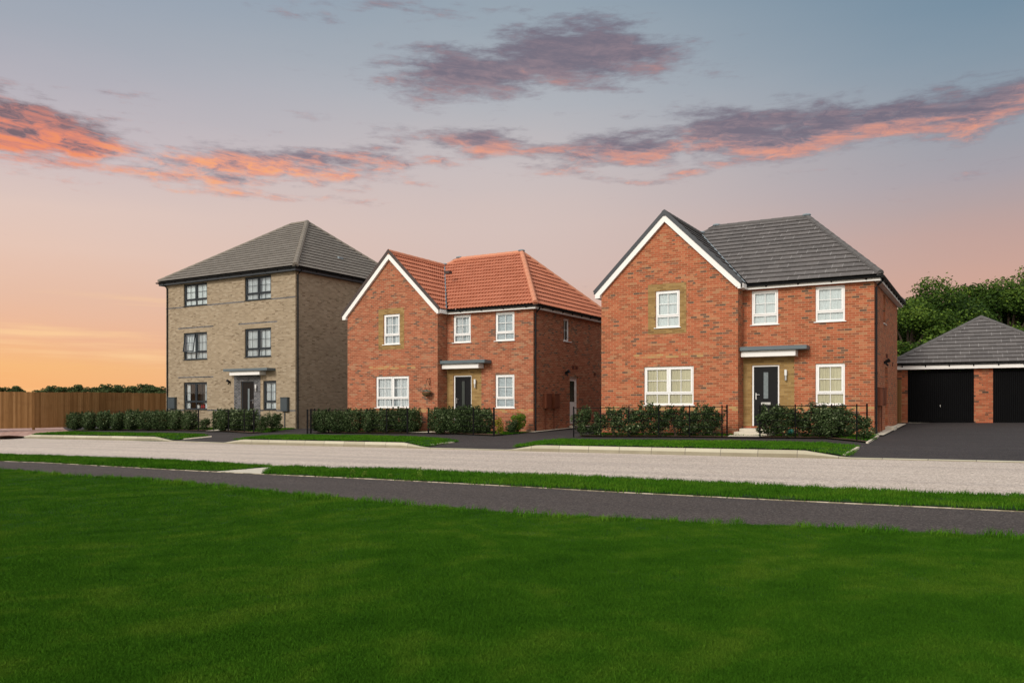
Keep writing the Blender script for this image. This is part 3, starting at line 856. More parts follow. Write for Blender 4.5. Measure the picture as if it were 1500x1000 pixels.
# ------------------------------------------------------------------ the two red brick houses
def red_house(H, root, brick, tile, ridge_m, verge_m, prof, blinds, zg, lead_ok=True):
    W, W2, p, D, ze = H['W'], H['W2'], H['p'], H['D'], H['ze']
    xw = -(W+W2)/2-.045                                # middle of the gable
    fx = .20; et = ze+.175                             # eave overhang, level of the tile edge
    kg = .985                                          # gable slope
    zap = et+kg*((W-W2)/2+fx-.02)                      # ridge of the gable roof plane
    zr = 7.90
    rr, rl = -2.80, -6.26
    Mg, Mm, Ms = front(-p), front(0), side(0)
    gw = (-7.594+.02, -5.742, .73, 2.1); gf = (-7.139, -6.242, 3.49, 4.809)
    mw = (-1.80, -.885, .73, 2.1); mf = (-1.80, -.885, 3.49, 4.665); m1 = (-3.90, -3.01, 3.49, 4.665)
    dr = (-3.89, -2.97, 0., 2.1)
    sw = (2.70, 3.36, 3.60, 4.62); sd = (3.30, 4.18, .0, 2.1)
    w = MB()
    xc = -(W+W2)/2; kk = kg
    ztop = zap-.10
    clips = [(-kk, 1, ztop-kk*xw), (kk, 1, ztop+kk*xw)]
    wall(w, Mg, -W, -W2, zg, ztop, [gw, gf], clips)
    w.poly([(-W2,-p,zg), (-W2,0,zg), (-W2,0,ze+.05), (-W2,-p,ze+.05)])
    wall(w, Mm, -W2, 0, zg, ze+.05, [mw, mf, m1, dr])
    wall(w, Ms, 0, D, zg, ze+.05, [sw, sd], reveal=.16)
    w.poly([(0,D,zg), (-W,D,zg), (-W,D,ze+.05), (0,D,ze+.05)])
    w.poly([(-W,D,zg), (-W,-p,zg), (-W,-p,ze+.05), (-W,D,ze+.05)])
    w.build('wall', brick, root)
    # buff surrounds, 6 mm proud
    def ring(name, Mf, X0, X1, Z0, Z1, x0, x1, z0, z1, mat, d=.006):
        r = MB()
        for a, b, c, e in ((X0, x0, Z0, Z1), (x1, X1, Z0, Z1), (x0, x1, Z0, z0), (x0, x1, z1, Z1)):
            if b-a > .001 and e-c > .001: r.box(a, b, .0005, d, c, e, Mf)
        r.build(name, mat, root)
    ring('buff_surround', Mg, -7.42, -6.0, 3.265, 5.055, gf[0], gf[1], gf[2], gf[3], M['buff_brick'])
    ring('buff_surround', Mm, -W2+.005, -2.48, -.0, 2.40, dr[0], dr[1], 0, dr[3], M['buff_brick'])
    ring('brick_band', Mg, -7.95, -5.35, 2.40, 2.55, 0, 0, 0, 0, M['band_brick']) if False else None
    bb = MB(); bb.box(-7.95, -5.4, .0005, .005, 2.40, 2.55, Mg); bb.build('brick_band', M['band_brick'], root)
    bb = MB(); bb.box(-W, -W2, .0005, .004, .525, .675, Mg); bb.box(-2.475, 0, .0005, .004, .525, .675, Mm); bb.build('plinth_band', M['band_brick'], root)
    # windows
    wm = M['white']
    window(root, Mg, *gw, wm, blinds[0], 2, .29)
    window(root, Mg, *gf, wm, blinds[1], 1, .30)
    window(root, Mm, *mw, wm, blinds[2], 1, .28)
    window(root, Mm, *mf, wm, blinds[3], 1, .27)
    window(root, Mm, *m1, wm, blinds[4], 1, .27)
    window(root, Ms, *sw, wm, blinds[5], 1, .0, set_=-.10, label='narrow window on the shaded side wall')
    # side door
    fr = MB(); x0, x1 = sd[0], sd[1]
    _Ms0 = Ms; Ms = lambda a, d, z: _Ms0(a, d-.06, z)
    fr.box(x0, x0+.06, -.10, -.04, 0, 2.1, Ms); fr.box(x1-.06, x1, -.10, -.04, 0, 2.1, Ms); fr.box(x0+.06, x1-.06, -.10, -.04, 2.04, 2.1, Ms)
    fr.box(x0+.064, x1-.064, -.09, -.055, .02, .98, Ms)
    for a, b in ((x0+.064, x0+.16), (x1-.16, x1-.064)): fr.box(a, b, -.09, -.055, .98, 2.036, Ms)
    fr.box(x0+.16, x1-.16, -.09, -.055, 1.9, 2.036, Ms)
    for k in range(4): fr.box(x0+.17, x1-.17, -.054, -.049, .12+k*.2, .28+k*.2, Ms)
    d_ = fr.build('door', M['white'], root, .003); d_['label'] = 'white side door with a glazed upper half'
    g = MB(); g.box(x0+.16, x1-.16, -.078, -.07, .98, 1.9, Ms); g.build('door_glass', M['side_glass'], d_)
    Ms = _Ms0
    st = MB(); st.box(x0-.05, x1+.05, .001, .3, zg, -.04, Ms); st.build('doorstep', M['slab'], root, .008)
    # front door, steps and canopy
    dd = front_door(root, Mm, *dr[:2], 2.1, M['door_black'], M['white'], (.40,.60), (.95,1.86) if lead_ok else (.4,1.86), lead_ok)
    cn = MB(); cn.box(-W2+.02, -1.98, .0, .55, 2.575, 2.71, Mm)
    c_ = cn.build('canopy', M['canopy_grey'], root, .01)
    cf = MB(); cf.box(-W2+.03, -2.36, .0065, .42, 2.37, 2.572, Mm); cf.build('canopy_panel', M['white_trim'], c_, .006)
    wall_lamp(root, Mm, -2.74, 1.73)
    # meter boxes, lamp and vents on the shaded side
    meter_box(root, Ms, .80, 1.28, .70, 1.30, M['brown_box'], True, zg); meter_box(root, Ms, 1.54, 2.02, .70, 1.30, M['brown_box'], True, zg)
    flood_lamp(root, Ms, 2.85, 2.22)
    for (a, z) in ((3.62, 2.50), (3.95, 2.50), (5.9, 2.28)):
        v = MB(); v.box(a-.11, a+.11, .001, .018, z-.075, z+.075, Ms)
        for q in range(4): v.box(a-.09, a+.09, .018, .024, z-.06+q*.032, z-.044+q*.032, Ms)
        v.build('vent', M['vent'], root)
    # roof
    E = et; o = fx+.03
    rf = MB()
    ym = D/2
    lk = kg
    xl = -W-o
    hipL = (xw, None)
    # main roof: front slope right of the gable, right hip, back slope, left hip
    R, L = (rr, ym, zr), (rl, ym, zr)
    fs = (zr-E)/(ym+o)
    yj = (zap-E)/fs-o                                  # where the gable ridge meets the front slope
    vb = (-W2+o-.02, -o, E)                            # foot of the valley
    roof_face(rf, [(-W2+o-.02,-o,E), (o,-o,E), R, L, (xw, yj, zap)], None, prof=prof)
    roof_face(rf, [(o,-o,E), (o,D+o,E), R], None, prof=prof)
    roof_face(rf, [(o,D+o,E), (xl,D+o,E), L, R], None, prof=prof)
    roof_face(rf, [(xl,D+o,E), (xl,yj-3.2,E), (xw,yj,zap), L], None, prof=prof)
    yf = -p-.13                                        # verge overhang of the gable
    gl, gr = (xw-(zap-E)/kg), (xw+(zap-E)/kg)
    roof_face(rf, [(gr, yf, E), (gr, -o+.01, E), (xw, yj, zap), (xw, yf, zap)][::1], None, prof=prof)
    roof_face(rf, [(gl, yj+1, E), (gl, yf, E), (xw, yf, zap), (xw, yj, zap)], None, prof=prof)
    roof = rf.build('roof', tile, root)
    rg = MB()
    ridge(rg, (xw, yf, zap+.02), (xw, yj, zap+.02)); ridge(rg, L, R)
    ridge(rg, (o-.03,-o+.03,E+.07), (R[0]+.02, R[1]-.02, R[2]+.01)); ridge(rg, (o-.03,D+o-.03,E+.07), R); ridge(rg, (xw,yj,zap+.01), (L[0]+.01, L[1], L[2]), .10)
    rg.build('ridge_tiles', ridge_m, roof)
    ld = MB()
    for c in ((xw, yj, zap+.07), (L[0], L[1], L[2]+.06), (R[0], R[1], R[2]+.06)):
        lb_ = MB(); lb_.ball(c, .17, .17, .07, 8, 4); lb_.build('lead_cap', M['lead'], roof)
    ld.tube([(gr-.01, -o-.01, E+.035), (xw+.02, yj-.02, zap+.015)], .035, 6)
    ld.build('flashing', M['lead'], roof)
    # bargeboards and the dark verge above them
    bg = MB(); vg = MB()
    for sgn, xe in ((-1, gl), (1, gr)):
        dx, dz = (xw-xe), (zap-E); Ln = sqrt(dx*dx+dz*dz); nx, nz = -dz/Ln*(1 if dx > 0 else -1), abs(dx)/Ln
        def pt(t, off, y): return (xe+dx*t+nx*off, y, E+dz*t+nz*off)
        T = 1.0
        # mitre at the apex: horizontal x = xw
        def seg(mb, o0, o1, y0, y1, t0=0.):
            A = [pt(t0, o0, y0), pt(t0, o1, y0)]
            def apex(off, y):
                # point on the offset line where x = xw
                t = (xw-xe-nx*off)/dx
                return pt(t, off, y)
            P = [pt(t0,o0,y0), pt(t0,o0,y1), apex(o0,y1), apex(o0,y0), pt(t0,o1,y0), pt(t0,o1,y1), apex(o1,y1), apex(o1,y0)]
            mb.hexa([P[0],P[1],P[2],P[3],P[4],P[5],P[6],P[7]])
        seg(bg, -.225, -.035, yf+.012, yf+.035)
        seg(bg, -.215, -.195, yf+.036, -p-.001)          # soffit of the verge
        seg(vg, -.045, .085, yf-.012, yf+.011)
        # boxed foot
        q = xe+(.02 if sgn < 0 else -.02)
        x_in = -W-.012 if sgn < 0 else -W2+.012
        b0, b1 = sorted((q, x_in))
        bg.box(b0, b1, yf+.010, (-p-.001), ze-.03, ze+.13)
        if sgn < 0: bg.box(b0, b1-.0, -p, -p+.55, ze-.03, ze+.02)
        vg.tube([(xe, yf-.0, E-.02), (xe, yf+.25, E-.02)], .035, 8)
    bg.build('bargeboard', M['white_trim'], root); vg.build('verge_trim', verge_m, root)
    # fascia and soffit
    fs_ = MB()
    def fas(x0, x1, y0, y1): fs_.box(x0, x1, y0, y1, ze-.01, ze+.15)
    fas(-W2+fx, fx, -fx, -fx+.02); fas(fx-.02, fx, -fx+.02, D+fx-.02); fas(-W-fx, fx, D+fx-.02, D+fx); fas(-W-fx, -W-fx+.02, -.2, D+fx-.02)
    fas(-W2+fx-.02, -W2+fx, -p-.10, -fx)
    fs_.box(-W2+fx, fx-.02, -fx+.02, -.001, ze, ze+.015); fs_.box(.001, fx-.02, -.0, D+fx-.02, ze, ze+.015)
    fs_.box(-W2+.001, -W2+fx-.02, -p, -.0, ze, ze+.015)
    fo = fs_.build('fascia', M['white_trim'], root)
    gt_ = MB(); gz_ = ze+.135
    gutter(gt_, (-W2+fx-.05,-fx-.001,gz_), (fx+.11,-fx-.001,gz_), (0,-1,0)); gutter(gt_, (fx+.001,-fx-.11,gz_), (fx+.001,D+fx,gz_), (1,0,0))
    brackets(gt_, (-W2+fx,-fx-.001,gz_), (fx,-fx-.001,gz_), (0,-1,0)); brackets(gt_, (fx+.001,-fx,gz_), (fx+.001,D+fx,gz_), (1,0,0))
    gt_.build('gutter', M['black'], root)
    downpipe(root, .05, .10, zg-.02, ze+.1, .2, -.0, M['black'])
    return dict(gl=gl, gr=gr, zap=zap, yf=yf, E=E)

pant = lambda u: .016*sin(2*pi*u/.155)
r3 = empty('house', (H3['X'], H3['Y'], H3['base']), H3['a'])
tag(r3, 'bright red brick house with a slate grey tiled roof, nearest the garage', 'house', 'detached houses along the street')
red_house(H3, r3, M['red_brick'], M['tile_slate'], M['ridge_slate'], M['verge_slate'], None, ['cream_blind','white_blind','cream_blind','white_blind','white_blind',None], -.42, True)
r2 = empty('house', (H2['X'], H2['Y'], H2['base']), H2['a'])
tag(r2, 'red brick house under an orange terracotta roof, middle one of the three', 'house', 'detached houses along the street')
red_house(H2, r2, M['red_brick_two'], M['tile_red'], M['ridge_red'], M['verge_brown'], pant, ['curtain','curtain','hblind','hblind','curtain','grey_curtain'], -.42, False)
# steps up to the front door of the nearest house
st = MB(); st.box(-4.08, -2.95, .001, .95, -.42, -.065, front(0)); st.box(-4.16, -2.90, .951, 1.35, -.42, -.16, front(0))
o_ = st.build('front_steps', M['slab'], r3, .012)
st = MB(); st.box(-4.08, -3.0, .001, .8, -.42, -.08, front(0)); st.build('front_steps', M['slab'], r2, .012)
# roof vents
v = MB(); v.box(-5.35, -5.1, 1.4, 1.65, 6.75, 6.87); v.build('roof_vent', M['verge_brown'], r2)

# ------------------------------------------------------------------ the three storey house
def tan_house(H):
    root = empty('house', (H['X'], H['Y'], H['base']), H['a'])
    tag(root, 'tall three storey tan brick house with dark window frames', 'house', 'detached houses along the street')
    W, D, ze = H['W'], H['D'], H['ze']; zg = -.6
    Mf, Ms = front(0), side(0)
    g1 = (-8.68,-6.72,.60,2.1); g2 = (-2.325,-1.38,.60,2.1); dr = (-4.0,-3.02,0.,2.1)
    a1 = (-8.68,-6.72,3.363,4.854); a2 = (-3.72,-1.75,3.363,4.854)
    t1 = (-8.68,-6.72,6.34,7.58); t2 = (-3.72,-1.75,6.34,7.58)
    w = MB()
    wall(w, Mf, -W, 0, zg, ze+.05, [g1,g2,dr,a1,a2,t1,t2])
    wall(w, Ms, 0, D, zg, ze+.05, [])
    w.poly([(0,D,zg),(-W,D,zg),(-W,D,ze+.05),(0,D,ze+.05)]); w.poly([(-W,D,zg),(-W,0,zg),(-W,0,ze+.05),(-W,D,ze+.05)])
    w.build('wall', M['tan_brick'], root)
    fm = M['grey_frame']
    for k, (r, bl, nl) in enumerate(((g1,'grey_curtain',2),(g2,'grey_curtain',1),(a1,'grey_curtain',2),(a2,'grey_curtain',2),(t1,'white_blind',2),(t2,'grey_curtain',2))):
        window(root, Mf, *r, fm, bl, nl, .27, True, set_=-.07, openl=(k == 2), part=.45 if k == 0 else (.75 if k == 4 else 1.), label='grey window with one casement propped open' if k == 2 else None)
    front_door(root, Mf, *dr[:2], 2.1, M['door_brown'], fm, (.44,.62), (.35,1.72), False, False)
    q = MB()
    for a, b, c, e in ((-4.54,dr[0],0,2.45),(dr[1],-2.53,0,2.45),(dr[0],dr[1],2.1,2.45)): q.box(a, b, .0005, .007, c, e, Mf)
    q.build('grey_brick_surround', M['grey_brick'], root)
    b = MB()
    def crs(*q): bq = MB(); bq.box(*q); bq.build('brick_course', M['grey_brick'], root)
    for a0, a1_, z in ((-9.15,-6.2,2.35),(-9.15,-6.2,5.10),(-4.2,-1.3,5.10)): crs(a0, a1_, .0005, .009, z, z+.065, Mf)
    for a0, a1_ in ((-W, t1[0]), (t1[1], t2[0]), (t2[1], 0)): crs(a0, a1_, .0005, .009, 6.28, 6.345, Mf)
    for a0, a1_ in ((-W, g1[0]), (g1[1], -4.545), (-2.525, g2[0]), (g2[1], 0)): crs(a0, a1_, .0005, .009, .525, .595, Mf)
    cn = MB(); cn.box(-4.72, -1.42, .0, .58, 2.61, 2.74, Mf); c_ = cn.build('canopy', M['canopy_grey'], root, .01)
    cf = MB(); cf.box(-4.38, -2.11, .0085, .45, 2.40, 2.607, Mf); cf.build('canopy_panel', M['white_trim'], c_, .006)
    wall_lamp(root, Mf, -2.78, 1.72); flood_lamp(root, Mf, -4.86, 2.06)
    meter_box(root, Mf, -.92, -.42, .52, 1.22, M['grey_box'], True, zg)
    meter_box(root, Mf, -9.88, -9.28, .62, 1.26, M['grey_box'], True, zg)
    v = MB(); v.box(4.1, 4.34, .001, .02, 2.55, 2.75, Ms); v.build('vent', M['vent'], root)
    E = ze+.20; o = .33; zr = 11.47; rr, rl = -3.95, -5.2; ym = D/2
    rf = MB(); R, L = (rr,ym,zr), (rl,ym,zr)
    roof_face(rf, [(-W-o,-o,E),(o,-o,E),R,L], None); roof_face(rf, [(o,-o,E),(o,D+o,E),R], None)
    roof_face(rf, [(o,D+o,E),(-W-o,D+o,E),L,R], None); roof_face(rf, [(-W-o,D+o,E),(-W-o,-o,E),L], None)
    roof = rf.build('roof', M['tile_brown'], root)
    rg = MB(); u = .05
    ridge(rg, L, R); ridge(rg, (o-.04,-o+.04,E+.06), R, .15); ridge(rg, (o-.04,D+o-.04,E+.06), R); ridge(rg, (-W-o+.04,-o+.04,E+.06), L); ridge(rg, (-W-o+.04,D+o-.04,E+.06), L)
    rg.build('ridge_tiles', M['ridge_brown'], roof)
    sf = (zr-E)/(-rr+o)
    for yy, kk in ((4.2, 1.3), (6.5, .75)):
        zz = E+sf*kk; v = MB(); v.box(o-kk-.12, o-kk+.02, yy, yy+.34, zz+.05, zz+.16); v.build('roof_vent', M['lead'], root)
    fx = o-.05; fz = MB()
    for x0, x1, y0, y1 in ((-W-fx,fx,-fx,-fx+.02),(fx-.02,fx,-fx+.02,D+fx),(-W-fx,-W-fx+.02,-fx+.02,D+fx),(-W-fx+.02,fx-.02,D+fx-.02,D+fx)): fz.box(x0,x1,y0,y1,ze-.02,ze+.17)
    fz.box(-W-fx+.02, fx-.02, -fx+.02, -.001, ze-.01, ze+.01); fz.box(.001, fx-.02, 0, D+fx-.02, ze-.01, ze+.01); fz.box(-W-fx+.02, -W-.001, 0, D+fx-.02, ze-.01, ze+.01)
    fz.build('fascia', M['grey_fascia'], root)
    g = MB(); gz_ = ze+.155
    gutter(g, (-W-fx-.11,-fx-.001,gz_), (fx+.11,-fx-.001,gz_), (0,-1,0)); gutter(g, (fx+.001,-fx-.11,gz_), (fx+.001,D+fx,gz_), (1,0,0)); gutter(g, (-W-fx-.001,-fx-.11,gz_), (-W-fx-.001,D+fx,gz_), (-1,0,0))
    brackets(g, (-W-fx,-fx-.001,gz_), (fx,-fx-.001,gz_), (0,-1,0)); brackets(g, (fx+.001,-fx,gz_), (fx+.001,D+fx,gz_), (1,0,0))
    g.build('gutter', M['black'], root)
    downpipe(root, .05, .12, zg-.02, ze+.1, .26, 0, M['black']); 
    downpipe(root, -W+.16, -.05, zg-.02, ze+.1, 0, -.24, M['black'])
    return root
r1 = tan_house(H1)
# soft furnishings seen through the ground floor window of the tall house
for k, (x, z, sx) in enumerate(((-7.55,.75,.17),(-7.95,.72,.15),(-7.15,.74,.16))):
    m_ = MB(); m_.ball((0,0,0), sx, .10, .17, 12, 7)
    c_ = m_.build('cushion', M['red_cloth'] if k != 1 else M['white'], None, smooth=True)
    c_.location = H1['f'](x, .42, z)
    c_.rotation_euler = (0, .15*(k-1), H1['a'])
    tag(c_, ['middle red cushion just inside the tan house ground floor window', 'white cushion between the red ones in the tan house window', 'rightmost red cushion inside the tan house ground floor window'][k], 'cushion', 'cushions in the window')

# ------------------------------------------------------------------ the double garage
def garage():
    a = -.5; X, Y = 16.6, 34.0; base = CAMZ-.757
    root = empty('garage', (X, Y, base), a)
    tag(root, 'double brick garage with two black doors and a grey hipped roof', 'garage')
    x0, x1, D = -.43, 5.93, 6.2; ze = 2.24
    Mf = front(0)
    w = MB(); h1 = (0., 2.42, -.1, 2.20); h2 = (3.08, 5.50, -.1, 2.20)
    wall(w, Mf, x0, x1, -.3, ze+.1, [h1, h2], reveal=.12)
    for P in ([(x1,0),(x1,D)], [(x1,D),(x0,D)], [(x0,D),(x0,0)]):
        (ax, ay), (bx, by) = P
        w.poly([(ax,ay,-.3),(bx,by,-.3),(bx,by,ze+.1),(ax,ay,ze+.1)])
    w.build('wall', M['garage_brick'], root)
    for h in (h1, h2):
        d = MB(); n = 32; W = h[1]-h[0]
        d.box(h[0], h[0]+.05, -.10, -.05, -.02, 2.19, Mf); d.box(h[1]-.05, h[1], -.10, -.05, -.02, 2.19, Mf); d.box(h[0]+.05, h[1]-.05, -.10, -.05, 2.13, 2.19, Mf)
        for k in range(n):
            u0 = h[0]+.055+(W-.11)*k/n; u1 = h[0]+.055+(W-.11)*(k+1)/n; um = (u0+u1)/2
            P = [(u0,-.10),(u0+.008,-.075),(um,-.068),(u1-.008,-.075),(u1,-.10)]
            for (p, q) in zip(P, P[1:]):
                d.poly([Mf(p[0],p[1],0.01), Mf(q[0],q[1],0.01), Mf(q[0],q[1],2.125), Mf(p[0],p[1],2.125)])
        door = d.build('garage_door', M['garage_door'], root)
        k = MB(); xm = (h[0]+h[1])/2; k.box(xm-.010, xm+.010, -.066, -.058, .65, .73, Mf); k.tube([Mf(xm,-.058,.69), Mf(xm,-.035,.69)], .008, 8); k.build('handle', M['chrome'], door)
        t = MB(); t.box(h[0]-.0, h[1]+.0, -.14, .03, -.12, -.02+.012, Mf); t.build('threshold', M['slab'], root)
    E = ze+.20; o = .28; cx = (x0+x1)/2; half = (x1-x0)/2+o; zr = E+.615*half; ya = half-o
    rf = MB(); A = (cx, ya, zr); B = (cx, D-ya if D-ya > ya else ya+.2, zr)
    roof_face(rf, [(x0-o,-o,E),(x1+o,-o,E),A], None); roof_face(rf, [(x1+o,-o,E),(x1+o,D+o,E),B,A], None)
    roof_face(rf, [(x1+o,D+o,E),(x0-o,D+o,E),B], None); roof_face(rf, [(x0-o,D+o,E),(x0-o,-o,E),A,B], None)
    r = rf.build('roof', M['tile_slate'], root)
    rg = MB(); ridge(rg, A, B)
    for c, q in (((x0-o+.04,-o+.04),A),((x1+o-.04,-o+.04),A),((x0-o+.04,D+o-.04),B),((x1+o-.04,D+o-.04),B)): ridge(rg, (c[0],c[1],E+.05), q)
    rg.build('ridge_tiles', M['ridge_slate'], r)
    f_ = MB(); fx = o-.05
    for a0, a1, b0, b1 in ((x0-fx,x1+fx,-fx,-fx+.02),(x1+fx-.02,x1+fx,-fx+.02,D+fx),(x0-fx,x0-fx+.02,-fx+.02,D+fx)): f_.box(a0,a1,b0,b1,ze-.03,ze+.17)
    f_.box(x0-fx+.02, x1+fx-.02, -fx+.02, -.001, ze-.02, ze)
    f_.build('fascia', M['white_trim'], root)
    g = MB(); gutter(g, (x0-o,-fx-.001,ze+.165), (x1+o,-fx-.001,ze+.165), (0,-1,0), .04); brackets(g, (x0-o,-fx-.001,ze+.165), (x1+o,-fx-.001,ze+.165), (0,-1,0))
    g.build('gutter', M['black'], root)
garage()

# ------------------------------------------------------------------ timber fences
def board_fence(label, P, h=1.83, top0=None):
    """P: list of (X, Y, z of the foot, z of the top)"""
    root = empty('timber_fence', (P[0][0], P[0][1], P[0][2]), 0)
    tag(root, label, 'fence')
    base = Vector(P[0][:3]); mb = MB(); acc = 0.
    rails = MB(); rnd = random.Random(3); bi = [0]
    for (ax, ay, az, at_), (bx, by, bz, bt) in zip(P, P[1:]):
        d = Vector((bx-ax, by-ay, 0)); L = d.length; d.normalize(); nrm = Vector((d.y, -d.x, 0)); n = max(1, int(L/.11))
        for k in range(n):
            s0, s1 = L*k/n, L*(k+1)/n+.006
            z0 = az+(bz-az)*k/n; z1 = at_+(bt-at_)*k/n+rnd.uniform(-.015, .012)
            j = rnd.uniform(0, .012)
            A = Vector((ax, ay, 0))-Vector((base.x, base.y, 0))
            pts = []
            for z in (z0-base.z, z1-base.z):
                for s_, w_ in ((s0, .022+j), (s1, .006+j), (s1, -.006+j), (s0, .004+j)):
                    q = A+d*s_+nrm*w_; pts.append((q.x, q.y, z))
            m0 = len(mb.v); bi[0] += 1
            mb.v += pts
            for f in ((3,2,1,0),(4,5,6,7),(0,1,5,4),(1,2,6,5),(2,3,7,6),(3,0,4,7)):
                mb.f.append([m0+i for i in f])
                mb.uv.append([(bi[0]*.11+(.01 if i % 4 in (0, 3) else .10), pts[i][2]) for i in f])
        A = Vector((ax, ay, 0))-Vector((base.x, base.y, 0)); B = A+d*L
        for fz in (.2, .85, 1.5):
            rails.hexa([(*(q+nrm*w_).xy, z_+fz+e) for e in (0, .09) for q, w_, z_ in ((A,-.05,az-base.z),(B,-.05,bz-base.z),(B,-.008,bz-base.z),(A,-.008,az-base.z))])
        acc += L
        pm = MB(); q = A-nrm*.10; 
        pm.box(q.x-.05, q.x+.05, q.y-.05, q.y+.05, az-base.z-.1, at_-base.z+.02); pm.build('post', M['timber'], root, .005)
    mb.build('boards', M['timber'], root); rails.build('rails', M['timber'], root)
def fpt(u, v_foot, v_top, Y):
    return ((u-U0)/F*Y, Y, CAMZ-(v_foot-V0)/F*Y, CAMZ+(V0-v_top)/F*Y)
board_fence('long closeboard timber fence left of the tan house', [fpt(-160,628.5,570,42.), fpt(-40,628.2,572.5,43.5), fpt(50,626.7,574.2,44.5), fpt(130,624.5,574.2,46.5), fpt(190,623,575,48.3), fpt(262,621.5,576,50.)])
def fg(u, v_top, Y, zz=None):
    X = (u-U0)/F*Y; s, t = to_st(X, Y); z = z_far(s, t)-.02
    return (X, Y, z, z+1.8)
board_fence('narrow timber gate between the red house and the garage', [fg(1311,0,33.6), fg(1318.5,0,34.1), fg(1326,0,34.25)])

# ------------------------------------------------------------------ estate railings
def railing(label, px, lift=0., top=None):
    """one run of railing; px = photo pixels (u, v) of the feet of its posts"""
    P = []
    for u, v in px:
        s, t = pix(u, v, z_far); x, y = to_xy(s, t); P.append(Vector((x, y, z_far(s, t))))
    root = empty('railing', P[0]); tag(root, label, 'railing', 'black estate railings along the gardens')
    H = 1.03; d = [p-P[0] for p in P]
    for i, q in enumerate(d):
        m = MB(); w = (.034 if P[0].y > 30 else .024) if i in (0, len(d)-1) else (.027 if P[0].y > 30 else .018)
        m.box(q.x-w, q.x+w, q.y-.008, q.y+.008, q.z-.1, q.z+H+.02); m.build('post', M['iron'], root)
    for k, z in enumerate((.99, .77, .55, .34, .15)):
        m = MB()
        m.tube([(q.x, q.y, q.z+z) for q in d], .011 if k else .013, 6); m.build('rail', M['iron'], root)
    return P
railing('black railing before the left hedge of the tan house', [(159.5,628.8),(174.5,628.9),(192.5,629),(211.3,629.2),(230.5,629.4),(250,629.8),(270.5,630.2),(290.8,630.8)])
railing('black railing before the short hedge by the tan house door', [(312.8,631.3),(334.7,632.2),(357.8,633),(371.7,633.8)])
railing('black railing before the long hedge of the terracotta roofed house', [(455.3,634.6),(481.6,634.0),(509,634.2),(537.7,634.4),(566.4,634.6),(596.7,635)])
railing('lone return of black railing between the tan and terracotta roofed houses', [(450.3,635),(455.9,633.2),(461,631)])
railing('black railing below the front door of the terracotta roofed house', [(627.7,634.8),(660.2,635.6),(693.5,636.8),(723.5,638.2)])
railing('black railing before the sparse shrubs of the slate roofed house', [(840.3,639.6),(879.7,639.6),(921.3,639.7),(965,640),(1010,640.3),(1057.6,640.7),(1065,639.2)])
railing('black railing by the steps and right bed of the slate roofed house', [(1113.2,641.3),(1165,641.6),(1218.3,642.4),(1255,646),(1270,642.8)])

# ------------------------------------------------------------------ foliage
def leaf_cloud(name, pts, nrm, size, mat, tints, parent=None, rnd=None, aspect=.55, up=.35):
    """many small leaf faces; pts centres"""
    rnd = rnd or np.random.RandomState(1)
    n = len(pts)
    d = rnd.normal(size=(n, 3)); d += nrm*1.1; d[:, 2] += up
    d /= np.linalg.norm(d, axis=1)[:, None]
    r = rnd.normal(size=(n, 3)); a = np.cross(d, r); a /= np.linalg.norm(a, axis=1)[:, None]; b = np.cross(d, a)
    sz = size*rnd.uniform(.65, 1.25, n)[:, None]
    bow = d*sz*.15
    V = np.stack([pts-a*sz, pts-b*sz*aspect+bow, pts+a*sz, pts+b*sz*aspect+bow], 1).reshape(-1, 3)
    me = bpy.data.meshes.new(name)
    me.vertices.add(4*n); me.vertices.foreach_set('co', V.ravel().astype(np.float32))
    me.loops.add(4*n); me.loops.foreach_set('vertex_index', np.arange(4*n, dtype=np.int32))
    me.polygons.add(n); me.polygons.foreach_set('loop_start', np.arange(0, 4*n, 4, dtype=np.int32)); me.polygons.foreach_set('loop_total', np.full(n, 4, dtype=np.int32))
    at = me.attributes.new('tint', 'FLOAT', 'FACE'); at.data.foreach_set('value', tints.astype(np.float32))
    me.update(calc_edges=True); me.materials.append(mat)
    o = bpy.data.objects.new(name, me); COL.objects.link(o)
    if parent: o.parent = parent
    return o

def hedge_points(seed, w, dpt, h, n):
    r = np.random.RandomState(seed)
    q = r.uniform(-1, 1, (n, 3)); q /= (np.abs(q)**3.6).sum(1)[:, None]**(1/3.6)
    v = q/np.linalg.norm(q, axis=1)[:, None]
    rr = r.uniform(.3, 1.0, n)**.45
    lump = 1+.10*np.sin(q[:, 0]*5+seed)*np.sin(q[:, 2]*4+seed*2)+.07*np.sin(q[:, 0]*9+q[:, 1]*5+seed*3)
    P = q*(rr*lump)[:, None]*np.array([w*.5, dpt*.5, h*.46]); P[:, 2] += h*.52
    P += r.normal(size=(n, 3))*.034
    k_ = int(n*.05); m_ = 8; b0 = np.stack([r.uniform(-.42, .42, m_)*w, r.uniform(-.35, .35, m_)*dpt, np.full(m_, h*.85)], 1); tp = b0+np.stack([r.uniform(-.08, .08, m_), r.uniform(-.08, .08, m_), r.uniform(.12, .26, m_)*h], 1)
    j_ = r.randint(0, m_, k_); f_ = r.uniform(0, 1, k_)[:, None]; P[:k_] = b0[j_]*(1-f_)+tp[j_]*f_+r.normal(size=(k_, 3))*.02
    low = P[:, 2] < h*.28
    P[low, :2] *= .62+.38*(P[low, 2:3]/(h*.28))
    P[:, 2] = np.maximum(P[:, 2], .06)
    cl = np.sin(P[:, 0]*19+seed)*np.sin(P[:, 2]*15)*np.sin(P[:, 1]*15+1)
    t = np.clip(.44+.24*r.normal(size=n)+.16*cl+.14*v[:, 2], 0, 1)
    return P, v, t, r
